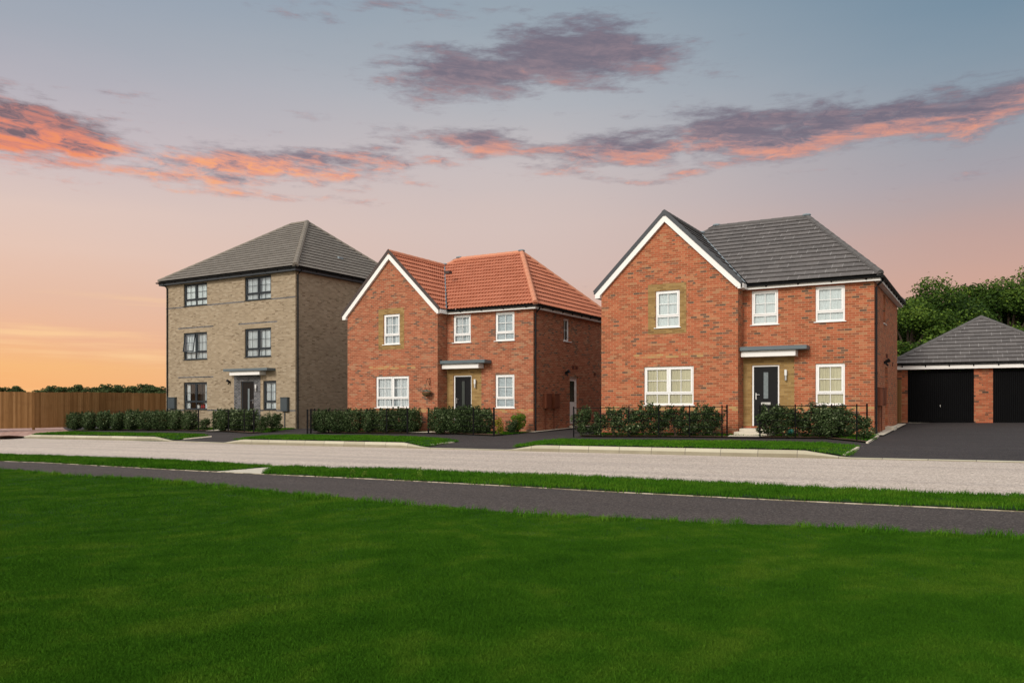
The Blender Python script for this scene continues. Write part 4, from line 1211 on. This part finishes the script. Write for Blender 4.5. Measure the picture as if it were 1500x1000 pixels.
def shrub_points(seed, w, dpt, h, n, loose=.0):
    r = np.random.RandomState(seed)
    # a handful of lobes, leaves scattered near the lobes' skins
    k = 9; c = []
    for i in range(k):
        c.append([r.uniform(-.30, .30)*w, r.uniform(-.28, .28)*dpt, h*(.22+.60*(i/(k-1)))+r.uniform(-.05, .05)])
    c = np.array(c); rad = np.stack([np.full(k, w*.30), np.full(k, dpt*.32), np.full(k, h*.19)], 1)*r.uniform(.8, 1.2, (k, 1))
    idx = r.randint(0, k, n); v = r.normal(size=(n, 3)); v /= np.linalg.norm(v, axis=1)[:, None]
    rr = r.uniform(.45, 1.05, n)**.6
    P = c[idx]+v*rad[idx]*rr[:, None]
    # stray shoots
    ns = int(n*loose)
    if ns:
        m = 7; base = np.stack([r.uniform(-.35, .35, m)*w, r.uniform(-.3, .3, m)*dpt, np.full(m, h*.65)], 1); tip = base+np.stack([r.uniform(-.18, .18, m), r.uniform(-.15, .15, m), r.uniform(.25, .48, m)*h], 1)
        j = r.randint(0, m, ns); f_ = r.uniform(0, 1, ns)[:, None]
        P[:ns] = base[j]*(1-f_)+tip[j]*f_+r.normal(size=(ns, 3))*.035; v[:ns] = r.normal(size=(ns, 3))*.3
    P[:, 2] = np.maximum(P[:, 2], .05)
    cl = np.sin(P[:, 0]*17+seed)*np.sin(P[:, 2]*13)*np.sin(P[:, 1]*15+1)
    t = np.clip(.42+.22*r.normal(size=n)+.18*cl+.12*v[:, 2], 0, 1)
    return P, v, t, r
def make_shrub(seed, w, dpt, h, n, mat, size=.036, loose=.05, name='shrub'):
    P, v, t, r = shrub_points(seed, w, dpt, h, n, loose) if loose else hedge_points(seed, w, dpt, h, n)
    root = empty(name, (0,0,0))
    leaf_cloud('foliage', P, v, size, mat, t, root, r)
    sm = MB()
    for i in range(6):
        a = r.uniform(0, 6.28); sm.tube([(.03*cos(a), .03*sin(a), -.05), (w*.12*cos(a), dpt*.12*sin(a), h*.35), (w*.25*cos(a+.3), dpt*.22*sin(a+.3), h*.75)], .010, 5, True, .004)
    sm.build('stem', M['bark'], root)
    return root
def copy_tree(o, parent=None):
    c = o.copy(); COL.objects.link(c); c.parent = parent
    for ch in list(o.children): copy_tree(ch, c)
    return c
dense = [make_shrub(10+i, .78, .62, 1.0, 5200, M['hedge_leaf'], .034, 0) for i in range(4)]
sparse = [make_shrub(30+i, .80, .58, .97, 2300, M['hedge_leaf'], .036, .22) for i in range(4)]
used = set()
def put(protos, i, u, v, sx, sz, label, group, off=.35):
    sx *= random.uniform(.93, 1.1); sz *= random.uniform(.93, 1.05)
    o = protos[i % len(protos)]
    if o.name in used: o = copy_tree(o)
    used.add(o.name)
    s, t = pix(u, v, z_far); t += off; x, y = to_xy(s, t)
    k = (u-U0)/F*0
    # slide along the sight line so the shrub stays under its column
    Y = y; X = (u-U0)/F*Y; s, t = to_st(X, Y)
    o.location = (X, Y, z_far(s, t)); o.rotation_euler = (0, 0, random.uniform(-.5, .5)-.5+(pi if i % 2 else 0)); o.scale = (sx, sx, sz)
    tag(o, label, 'shrub', group)
    return o
ordn = ['leftmost','second','third','fourth','fifth','sixth','seventh','eighth','ninth','tenth']
def row(protos, us, v, sx, szs, where, group, off=.48):
    n = len(us)
    for i, u in enumerate(us):
        w_ = ordn[i]+(' ' if i == 0 else ' from the left ') if i < n-1 else 'rightmost '
        vv = v(u) if callable(v) else v
        put(protos, i, u, vv, sx, szs[i % len(szs)], w_.strip()+' shrub '+where, group, off)
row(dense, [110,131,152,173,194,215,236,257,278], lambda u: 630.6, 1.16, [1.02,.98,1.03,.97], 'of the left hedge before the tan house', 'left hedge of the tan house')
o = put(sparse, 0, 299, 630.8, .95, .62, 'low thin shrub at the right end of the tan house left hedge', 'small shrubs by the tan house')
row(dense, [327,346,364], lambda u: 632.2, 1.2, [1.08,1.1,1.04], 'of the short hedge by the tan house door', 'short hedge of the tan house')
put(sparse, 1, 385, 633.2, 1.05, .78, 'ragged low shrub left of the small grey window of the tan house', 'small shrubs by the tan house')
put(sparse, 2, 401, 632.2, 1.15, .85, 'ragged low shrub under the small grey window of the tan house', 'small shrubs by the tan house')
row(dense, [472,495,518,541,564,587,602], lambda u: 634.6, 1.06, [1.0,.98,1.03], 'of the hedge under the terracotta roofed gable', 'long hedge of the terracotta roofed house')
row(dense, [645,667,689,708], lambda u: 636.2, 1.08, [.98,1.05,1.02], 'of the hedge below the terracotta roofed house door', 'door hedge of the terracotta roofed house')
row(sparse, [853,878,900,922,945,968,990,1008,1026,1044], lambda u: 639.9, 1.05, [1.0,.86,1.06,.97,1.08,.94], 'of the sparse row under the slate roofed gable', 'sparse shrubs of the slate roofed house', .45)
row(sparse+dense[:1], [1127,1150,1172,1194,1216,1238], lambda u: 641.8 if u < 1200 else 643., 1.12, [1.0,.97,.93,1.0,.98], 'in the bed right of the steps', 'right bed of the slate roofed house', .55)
put(sparse, 3, 1262, 645.0, .85, .68, 'small shrub at the house corner by the tarmac drive', 'small shrubs by the drive')
gb = make_shrub(61, .34, .34, .66, 700, M['gold_leaf'], .03, .1, 'golden_shrub')
s, t = pix(723, 637.4, z_far); gb.location = (*to_xy(s, t+.4), z_far(s, t)); tag(gb, 'slim golden leaved shrub at the right end of the door hedge', 'shrub')
lb = make_shrub(62, .62, .6, .82, 2200, M['lime_leaf'], .03, .06, 'lime_shrub')
s, t = pix(751.5, 634.8, z_far); lb.location = (*to_xy(s, t+.35), z_far(s, t)); tag(lb, 'bright green shrub alone beside the terracotta roofed house corner', 'shrub')
dk = make_shrub(63, .5, .5, .55, 1200, M['hedge_leaf'], .03, .06, 'shrub')
s, t = pix(736, 636.2, z_far); dk.location = (*to_xy(s, t+.7), z_far(s, t)); tag(dk, 'low dark shrub between the golden shrub and the bright green one', 'shrub')
# teal ball among the shrubs right of the steps
b_ = MB(); b_.ball((0,0,.12), .13, .13, .12, 14, 8); bb = b_.build('garden_ball', M['teal'], None, smooth=True)
s, t = pix(1157.5, 637.5, z_far); bb.location = (*to_xy(s, t), z_far(s, t)); tag(bb, 'small teal ball half hidden among the shrubs by the steps', 'ball')

# hanging basket on the terracotta roofed house
f2 = H2['f']
hb = empty('hanging_basket', f2(-4.62, -.685-.25, 1.38), H2['a']); tag(hb, 'wicker hanging basket of flowers on a black wall bracket', 'hanging basket')
m_ = MB(); m_.ball((0,0,0), .20, .20, .19, 16, 6, -1, 0.02); m_.build('basket', M['wicker'], hb)
rs = np.random.RandomState(5); n = 420; a = rs.uniform(0, 6.28, n); q = rs.uniform(0, 1, n)**.5*.19
Pn = np.stack([q*np.cos(a), q*np.sin(a), .03+rs.uniform(0, .09, n)*(1.2-q/.19)], 1)
leaf_cloud('flowers', Pn, np.tile([0, 0, 1.], (n, 1)), .024, M['flower'], rs.uniform(0, 1, n), hb, rs)
m_ = MB()
for k in range(3):
    an = k*2.09+.5; m_.tube([(.19*cos(an), .19*sin(an), 0), (0,0,.42)], .004, 5)
m_.build('chain', M['iron'], hb)
m_ = MB(); m_.tube([(0,.24,.62),(0,.24,.28)], .012, 6); m_.tube([(0,.24,.56),(0,.06,.56),(0,-.02,.52),(0,-.03,.46),(0,.0,.42)], .010, 6)
m_.tube([(0,.22,.34),(0,.16,.40),(0,.12,.48),(0,.06,.545)], .008, 6)
m_.build('bracket', M['iron'], hb)

# a few weeds in the joint between the verge and the path
for k, (u, v, hh) in enumerate(((512,699.2,.13),(530,700,.10),(611,703.2,.20),(567,701.5,.07))):
    rs = np.random.RandomState(40+k); n = 90
    a = rs.uniform(0, 6.28, n); z = rs.uniform(0, 1, n); q = .07*(1-.5*z)*rs.uniform(.3, 1, n)
    Pn = np.stack([q*np.cos(a), q*np.sin(a), .01+z*hh], 1)
    wd = leaf_cloud('weed', Pn, np.tile([0, 0, .5], (n, 1)), .016, M['lime_leaf'], rs.uniform(.1, .9, n), None, rs)
    s, t = pix(u, v, z_near); wd.location = (*to_xy(s, t+.08), z_near(s, t)+.01)
    tag(wd, ['leafy weed leftmost of those along the path edging','low weed just right of the leftmost weed on the path edging','tallest weed standing on the path edging','smallest weed in the middle of the path edging group'][k], 'weed', 'weeds along the path edging')
# trees --------------------------------------------------------------------
def make_tree(seed, H, Wd, n, size, mat, trunk_h=.25, name='tree', clumps=46):
    r = np.random.RandomState(seed); rnd = random.Random(seed)
    root = empty(name, (0,0,0))
    c = []
    for i in range(clumps):
        a = r.uniform(0, 2*pi); z = r.uniform(-1, 1)
        q = sqrt(max(0, 1-z*z))*r.uniform(.35, 1.)
        zz = H*(.56+.40*z*r.uniform(.75, 1.))
        wid = Wd*.5*(1-.25*max(0, z))
        c.append((wid*q*cos(a), wid*q*sin(a), zz))
    c = np.array(c); cr = Wd*.105*r.uniform(.6, 1.35, clumps)
    idx = r.choice(clumps, n, p=(cr**2)/(cr**2).sum())
    v = r.normal(size=(n, 3)); v /= np.linalg.norm(v, axis=1)[:, None]
    rr = r.uniform(.25, 1.08, n)**.55
    P = c[idx]+v*(cr[idx]*rr)[:, None]*np.array([1.1, 1.1, .8])
    ns = int(n*.05)
    P[:ns] += v[:ns]*(cr[idx[:ns]]*r.uniform(.05, .3, ns))[:, None]
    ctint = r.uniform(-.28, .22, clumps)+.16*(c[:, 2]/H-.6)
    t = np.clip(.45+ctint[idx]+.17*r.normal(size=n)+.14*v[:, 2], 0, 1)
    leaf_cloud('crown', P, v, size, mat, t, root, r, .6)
    tm = MB(); th = H*.62
    tm.tube([(0,0,-.3), (.05,0,H*.2), (-.05,.1,H*.4), (.1,0,th)], Wd*.035, 9, True, Wd*.010)
    for i in range(0, clumps, 2):
        p = Vector(c[i]); b = Vector((0, 0, min(H*.5, max(H*.16, p.z-H*.28))))
        tm.tube([b, b.lerp(p, .5)+Vector((0,0,.04*H)), p], Wd*.012, 5, True, Wd*.003)
    tm.build('trunk', M['bark'], root)
    return root
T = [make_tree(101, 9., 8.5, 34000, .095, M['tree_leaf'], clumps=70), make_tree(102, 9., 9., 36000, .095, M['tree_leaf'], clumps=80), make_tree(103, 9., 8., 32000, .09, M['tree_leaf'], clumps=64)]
spots = [(1330,44,6.3,7.2,'leafy tree close behind the slate roofed house'), (1372,50,8.3,8.4,'leafy tree behind the left half of the garage roof'),
         (1427,54,9.0,9.2,'leafy tree directly behind the garage roof apex'), (1478,52,8.5,8.8,'leafy tree behind the right slope of the garage roof'),
         (1530,58,10.6,10.5,'tallest leafy tree, at the right edge of the picture'), (1350,62,9.3,9.6,'leafy tree in the back row nearest the slate roofed house'), (1455,66,10.4,11.,'leafy tree in the back row between the garage apex and the right edge'),
         (1590,54,9.8,9.5,'leafy tree outside the right edge of the picture'), (1400,47,5.6,7.2,'lowest leafy tree, just behind the garage left side')]
for i, (u, Y, hh, ww, lab) in enumerate(spots):
    o = T[i] if i < 3 else copy_tree(T[i % 3])
    X = (u-U0)/F*Y; s, t = to_st(X, Y)
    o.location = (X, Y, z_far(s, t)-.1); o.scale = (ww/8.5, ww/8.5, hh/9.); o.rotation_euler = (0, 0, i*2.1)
    tag(o, lab, 'tree', 'leafy trees behind the garage')
ft = make_tree(120, 6., 9., 2600, .30, M['far_leaf'], name='distant_tree', clumps=26)
rnd = random.Random(11)
lab_far = ['distant tree on the skyline above the timber fence']
uu = [-30,8,22,52,68,80,96,112,128,146,160,176,190,206,222,238,256]
hs = [5.9,5.4,5.6,4.6,5.1,5.7,5.5,6.0,5.4,5.3,6.2,6.0,5.7,6.2,5.9,5.6,5.7]
for i, (u, hh) in enumerate(zip(uu, hs)):
    o = ft if i == 0 else copy_tree(ft)
    Y = 215+rnd.uniform(-18, 18); X = (u-U0)/F*Y; s, t = to_st(X, Y)
    zb = z_far(s, t)-.1
    k = hh*Y/215.
    o.location = (X, Y, zb); o.scale = (1.0, 1.0, (k+.3)/6.); o.rotation_euler = (0, 0, i*1.3)
    tag(o, 'distant dark tree on the skyline above the timber fence', 'tree', 'distant trees on the skyline')

# ------------------------------------------------------------------ growing grass (instanced clumps of real blades)
def clump(name, seed, nb, rad, h, w, mat, lean=.5):
    r = np.random.RandomState(seed); V = []; Fc = []; T_ = []
    for i in range(nb):
        a = r.uniform(0, 6.28); q = rad*sqrt(r.uniform(0, 1)); x, y = q*cos(a), q*sin(a)
        d = r.uniform(0, 6.28); hh = h*r.uniform(.55, 1.15); ln = hh*lean*r.uniform(.2, 1.1); ww = w*r.uniform(.7, 1.2)
        sx, sy = -sin(d)*ww, cos(d)*ww
        e = r.uniform(0, 6.28); lx, ly = cos(e)*ln, sin(e)*ln
        b = len(V)
        V += [(x-sx, y-sy, -.01), (x+sx, y+sy, -.01), (x+sx*.8+lx*.35, y+sy*.8+ly*.35, hh*.6), (x-sx*.8+lx*.35, y-sy*.8+ly*.35, hh*.6), (x+lx, y+ly, hh)]
        Fc += [(b, b+1, b+2, b+3), (b+3, b+2, b+4)]; t = r.uniform(0, 1); T_ += [t, t]
    me = bpy.data.meshes.new(name); me.from_pydata(V, [], Fc)
    at = me.attributes.new('tint', 'FLOAT', 'FACE'); at.data.foreach_set('value', np.array(T_, dtype=np.float32))
    me.materials.append(mat)
    return me
def grow(name, label, pts, mesh, smin, smax):
    """one object of grass: vertices are the roots, geometry nodes set a clump on each"""
    me = bpy.data.meshes.new(name); me.vertices.add(len(pts)); me.vertices.foreach_set('co', np.array(pts, dtype=np.float32).ravel()); me.update()
    o = bpy.data.objects.new(name, me); COL.objects.link(o)
    src = bpy.data.objects.new(name+'_clump', mesh)
    ng = bpy.data.node_groups.new(name, 'GeometryNodeTree')
    ng.interface.new_socket('Geometry', in_out='INPUT', socket_type='NodeSocketGeometry'); ng.interface.new_socket('Geometry', in_out='OUTPUT', socket_type='NodeSocketGeometry')
    N = ng.nodes; gi = N.new('NodeGroupInput'); go = N.new('NodeGroupOutput'); ip = N.new('GeometryNodeInstanceOnPoints'); oi = N.new('GeometryNodeObjectInfo')
    oi.inputs['Object'].default_value = src; oi.inputs['As Instance'].default_value = True
    rv = N.new('FunctionNodeRandomValue'); rv.data_type = 'FLOAT_VECTOR'; rv.inputs[0].default_value = (-.06,-.06,0); rv.inputs[1].default_value = (.06,.06,6.283)
    rs_ = N.new('FunctionNodeRandomValue'); rs_.data_type = 'FLOAT'; rs_.inputs[2].default_value = smin; rs_.inputs[3].default_value = smax
    L = ng.links; L.new(gi.outputs[0], ip.inputs['Points']); L.new(oi.outputs['Geometry'], ip.inputs['Instance'])
    L.new(rv.outputs[0], ip.inputs['Rotation']); L.new(rs_.outputs[1], ip.inputs['Scale']); L.new(ip.outputs[0], go.inputs[0])
    md = o.modifiers.new('grow', 'NODES'); md.node_group = ng
    tag(o, label, 'grass', kind='stuff')
    return o
rg_ = np.random.RandomState(77)
def inside(poly, s, t):
    c = False; j = len(poly)-1
    for i in range(len(poly)):
        (a, b), (d, e) = poly[i], poly[j]
        if (b > t) != (e > t) and s < (d-a)*(t-b)/(e-b)+a: c = not c
        j = i
    return c
def seed_poly(poly, zf, dens, off=0., margin=1.25):
    ss = [p[0] for p in poly]; ts = [p[1] for p in poly]; s0, s1, t0, t1 = min(ss), max(ss), min(ts), max(ts)
    n = int((s1-s0)*(t1-t0)*dens); S_ = rg_.uniform(s0, s1, n); T_ = rg_.uniform(t0, t1, n); out = []
    for s, t in zip(S_, T_):
        x, y = to_xy(s, t)
        if y < 2 or abs(x) > margin*.632*y+1: continue
        if inside(poly, s, t): out.append((x, y, zf(s, t)+off))
    return out
# lawn: density falls with distance
near_pts, far_pts = [], []
n = 260000
Ys = rg_.uniform(0, 1, n)
Yv = 2.6+(30-2.6)*Ys**1.55
Xv = rg_.uniform(-1, 1, n)*(.76*Yv+.5)
for X, Y in zip(Xv, Yv):
    s, t = to_st(X, Y)
    if t > at(path_near, s)-.03+.07*sin(s*2.3)*sin(s*.9+1): continue
    if s < -41: continue
    p = (X, Y, z_lawn(s, t))
    if Y < 9.5: near_pts.append(p)
    elif rg_.uniform() < .62: far_pts.append(p)
grow('lawn_grass', 'mown green grass of the foreground lawn', near_pts, clump('lawn_clump', 1, 44, .07, .017, .0010, M['blade'], 1.1), .7, 1.25)
grow('lawn_grass', 'mown green grass of the lawn beside the near path', far_pts, clump('lawn_clump', 2, 38, .12, .018, .0019, M['blade'], 1.0), .7, 1.25)
vp = seed_poly(vl, z_near, 150, .01)+seed_poly(vr, z_near, 150, .01)
fringe = []
for _ in range(1700):      # longer tufts along the path edge of the lawn
    s = rg_.uniform(-30, 14); w_ = .5+.5*sin(s*.55+.8)
    if rg_.uniform() > .25+.75*w_: continue
    t = at(path_near, s)-abs(rg_.normal())*.16-.02; x, y = to_xy(s, t)
    if abs(x) < .8*y: fringe.append((x, y, z_lawn(s, t)))
grow('verge_grass', 'rough green grass of the verge between path and road', vp, clump('verge_clump', 3, 30, .10, .070, .0034, M['verge_blade'], .55), .6, 1.2)
grow('fringe_grass', 'longer tufts of grass along the lawn edge', fringe, clump('fringe_clump', 4, 20, .07, .075, .0028, M['verge_blade'], .7), .5, 1.2)
gp = []
for poly, zf, dens, _ in GP: gp += seed_poly(poly, zf, dens, .02)
grow('garden_grass', 'short green grass of the kerbside strips and front gardens', gp, clump('short_clump', 5, 26, .15, .055, .006, M['verge_blade'], .6), .7, 1.15)

# ------------------------------------------------------------------ sky, sun, camera
SUN_EL, SUN_AZ = radians(29), radians(180+36)         # azimuth clockwise from +Y: behind the camera, to the left
w = bpy.data.worlds.new('World'); scene.world = w; w.use_nodes = True
nt = w.node_tree; nt.nodes.clear()
out = nt.nodes.new('ShaderNodeOutputWorld'); bg = nt.nodes.new('ShaderNodeBackground'); nt.links.new(bg.outputs[0], out.inputs[0])
tc = nt.nodes.new('ShaderNodeTexCoord')
x, y, z = sep(nt, tc.outputs['Generated'])
az = x._b('ARCTAN2', y); el = z.un('ARCSINE')
def azel(u, v):
    a = math.atan((u-U0)/F); return a, math.atan((V0-v)/F*cos(a))
def E_(v): return max(0, math.atan((V0-v)/F))/.5
EL = lambda v: max(0, math.atan((V0-v)/F*.86))/.5
L_ = [(0,(250,192,112)),(EL(560),(249,182,120)),(EL(530),(248,188,126)),(EL(490),(241,184,145)),(EL(430),(232,190,166)),(EL(370),(230,198,182)),(EL(300),(224,199,189)),(EL(200),(200,188,192)),(EL(110),(180,177,186)),(EL(20),(162,169,181)),(1.,(140,158,178))]
C_ = [(0,(226,172,138)),(E_(500),(222,180,158)),(E_(400),(214,189,180)),(E_(330),(212,192,186)),(E_(250),(201,190,190)),(E_(150),(177,180,187)),(E_(60),(160,170,180)),(E_(0),(148,163,176)),(1.,(125,150,172))]
R_ = [(0,(222,165,140)),(EL(450),(212,166,148)),(EL(400),(203,165,152)),(EL(350),(193,163,156)),(EL(300),(180,162,162)),(EL(250),(168,161,168)),(EL(150),(148,158,170)),(EL(60),(131,150,166)),(EL(0),(119,143,162)),(1.,(104,134,158))]
wob = noise(nt, xyz(nt, az*2.2, el*9.), 1., 4.)*.05-.025
ef = (el+wob)/.5
def rp(st): return ramp(nt, ef, [(p, srgb(*c)) for p, c in st])
lc, cc, rc = rp(L_), rp(C_), rp(R_)
sky = mixc(nt, az.ss(-.60, .05), lc, cc); sky = mixc(nt, az.ss(-.02, .58), sky, rc)
# thin bright streaks low on the left
stk = noise(nt, xyz(nt, az*3., el*48.), 1., 5., .55).ss(.50, .72)*el.ss(.005, .03)*el.ss(.16, .08)*az.ss(-.1, -.45)
sky = mixc(nt, stk*.7, sky, srgb(255, 212, 158))
# clouds: stretched noise gathered into banks
banks = [(850,80,135,40,.05,1.25),(700,108,130,34,-.02,1.15),(915,58,75,22,.16,.85),(860,130,85,14,.0,.4),(25,190,120,33,.03,1.35),
         (265,250,130,24,-.02,.72),(410,246,165,24,-.05,.98),(560,235,110,16,.0,.8),(690,208,110,15,.06,.98),(780,218,100,14,.08,.95),(905,222,120,25,-.02,1.0),(960,200,90,16,.06,.7),
         (1080,195,100,34,.06,1.15),(1180,197,130,28,-.07,1.15),(1310,174,150,26,-.06,1.1),(1440,158,130,26,-.04,1.1),(1430,250,110,9,-.1,.42),(590,188,50,10,-.1,.6),(480,170,30,8,.0,.5),(430,20,80,10,.05,.55),(1010,252,70,10,-.1,.5),(930,262,90,8,.1,.5),(170,140,60,8,.0,.45),(620,12,190,12,.0,.5),(300,274,170,12,.02,.5),(260,216,120,12,.05,.5)]
def density(elx):
    wx = noise(nt, xyz(nt, az*7., elx*16., 3.), 1., 3.)*.05-.025
    tot = None
    for (u, v_, wu, wv, ti, am) in banks:
        a0, e0 = azel(u, v_)
        da = (az-a0+wx)/(wu/F); de = (elx-e0+wx*.35-(az-a0)*(-ti))/(wv/F)
        g = ((da*da+de*de)*-.75).un('EXPONENT')*am
        tot = g if tot is None else tot.mx(g)
    f1 = noise(nt, xyz(nt, az*13.+wx*10., elx*60., 1.), 1., 9., .66)
    f2 = noise(nt, xyz(nt, az*32., elx*120., 5.), 1., 6., .65)
    return (tot*1.0+(f1-.5)*1.95+(f2-.5)*.75).ss(.27, .98), f1, tot
d0, f1, tot = density(el)
d1, _, _ = density(el-.016)
wxx = noise(nt, xyz(nt, az*9., el*20., 6.), 1., 3.)
stri = noise(nt, xyz(nt, az*22.+wxx*8., el*105.+az*14., 9.), 1., 9., .68)
low = el.ss(.37, .24)                                # the low banks catch the light, the high one hardly
left = az.ss(.10, -.45)*az.ss(-.62, -.50, .75, 1.)
lit = ((d0-d1)*.6 + (stri-.5)*(2.1+left*2.0) + .10 + left*.34)*(low*.72+.28) + (f1-.5)*.5
lit = lit.mx(0.).mn(1.)
cl = ramp(nt, lit, [(0., srgb(112,103,119)), (.2, srgb(142,122,132)), (.45, srgb(196,142,134)), (.75, srgb(234,156,128)), (1., srgb(250,166,112))])
cl = mixc(nt, az.ss(-.40, -.50)*(.9), cl, mixc(nt, 1., cl, (.93,.66,.60), 'MULTIPLY'))
fade = d0*(el.ss(.10, .18))*.88
sky = mixc(nt, fade, sky, cl)
# the unseen sky overhead and behind the camera is brightened to light the houses
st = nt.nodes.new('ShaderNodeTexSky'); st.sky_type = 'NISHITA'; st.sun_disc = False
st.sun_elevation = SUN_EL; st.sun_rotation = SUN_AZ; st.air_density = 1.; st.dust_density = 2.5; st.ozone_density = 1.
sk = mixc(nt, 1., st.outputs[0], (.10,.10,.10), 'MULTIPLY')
fill_sky = mixc(nt, .66, sk, (1.20,1.15,1.08))
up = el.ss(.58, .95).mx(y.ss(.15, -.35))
sky = mixc(nt, up, sky, fill_sky)
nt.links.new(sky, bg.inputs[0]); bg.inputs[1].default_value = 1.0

sun = bpy.data.lights.new('sun', 'SUN'); sun.energy = 2.0; sun.angle = radians(14); sun.color = (1., .95, .87)
so = bpy.data.objects.new('sun', sun); COL.objects.link(so)
dv = Vector((sin(SUN_AZ)*cos(SUN_EL), cos(SUN_AZ)*cos(SUN_EL), sin(SUN_EL)))
so.rotation_euler = dv.to_track_quat('Z', 'Y').to_euler(); so.location = dv*60

cam = bpy.data.cameras.new('camera'); co = bpy.data.objects.new('camera', cam); COL.objects.link(co)
cam.sensor_width = 36; cam.lens = F/1500*36; cam.shift_x = 0; cam.shift_y = (V0-500)/1500.
co.location = (0, 0, CAMZ); co.rotation_euler = (pi/2, 0, 0); cam.clip_end = 5000; cam.clip_start = .05
scene.camera = co
scene.view_settings.view_transform = 'Standard'; scene.view_settings.look = 'None'; scene.view_settings.gamma = 1
scene.view_settings.exposure = 0
scene.cycles.use_denoising = True
scene.cycles.max_bounces = 6; scene.cycles.transparent_max_bounces = 8
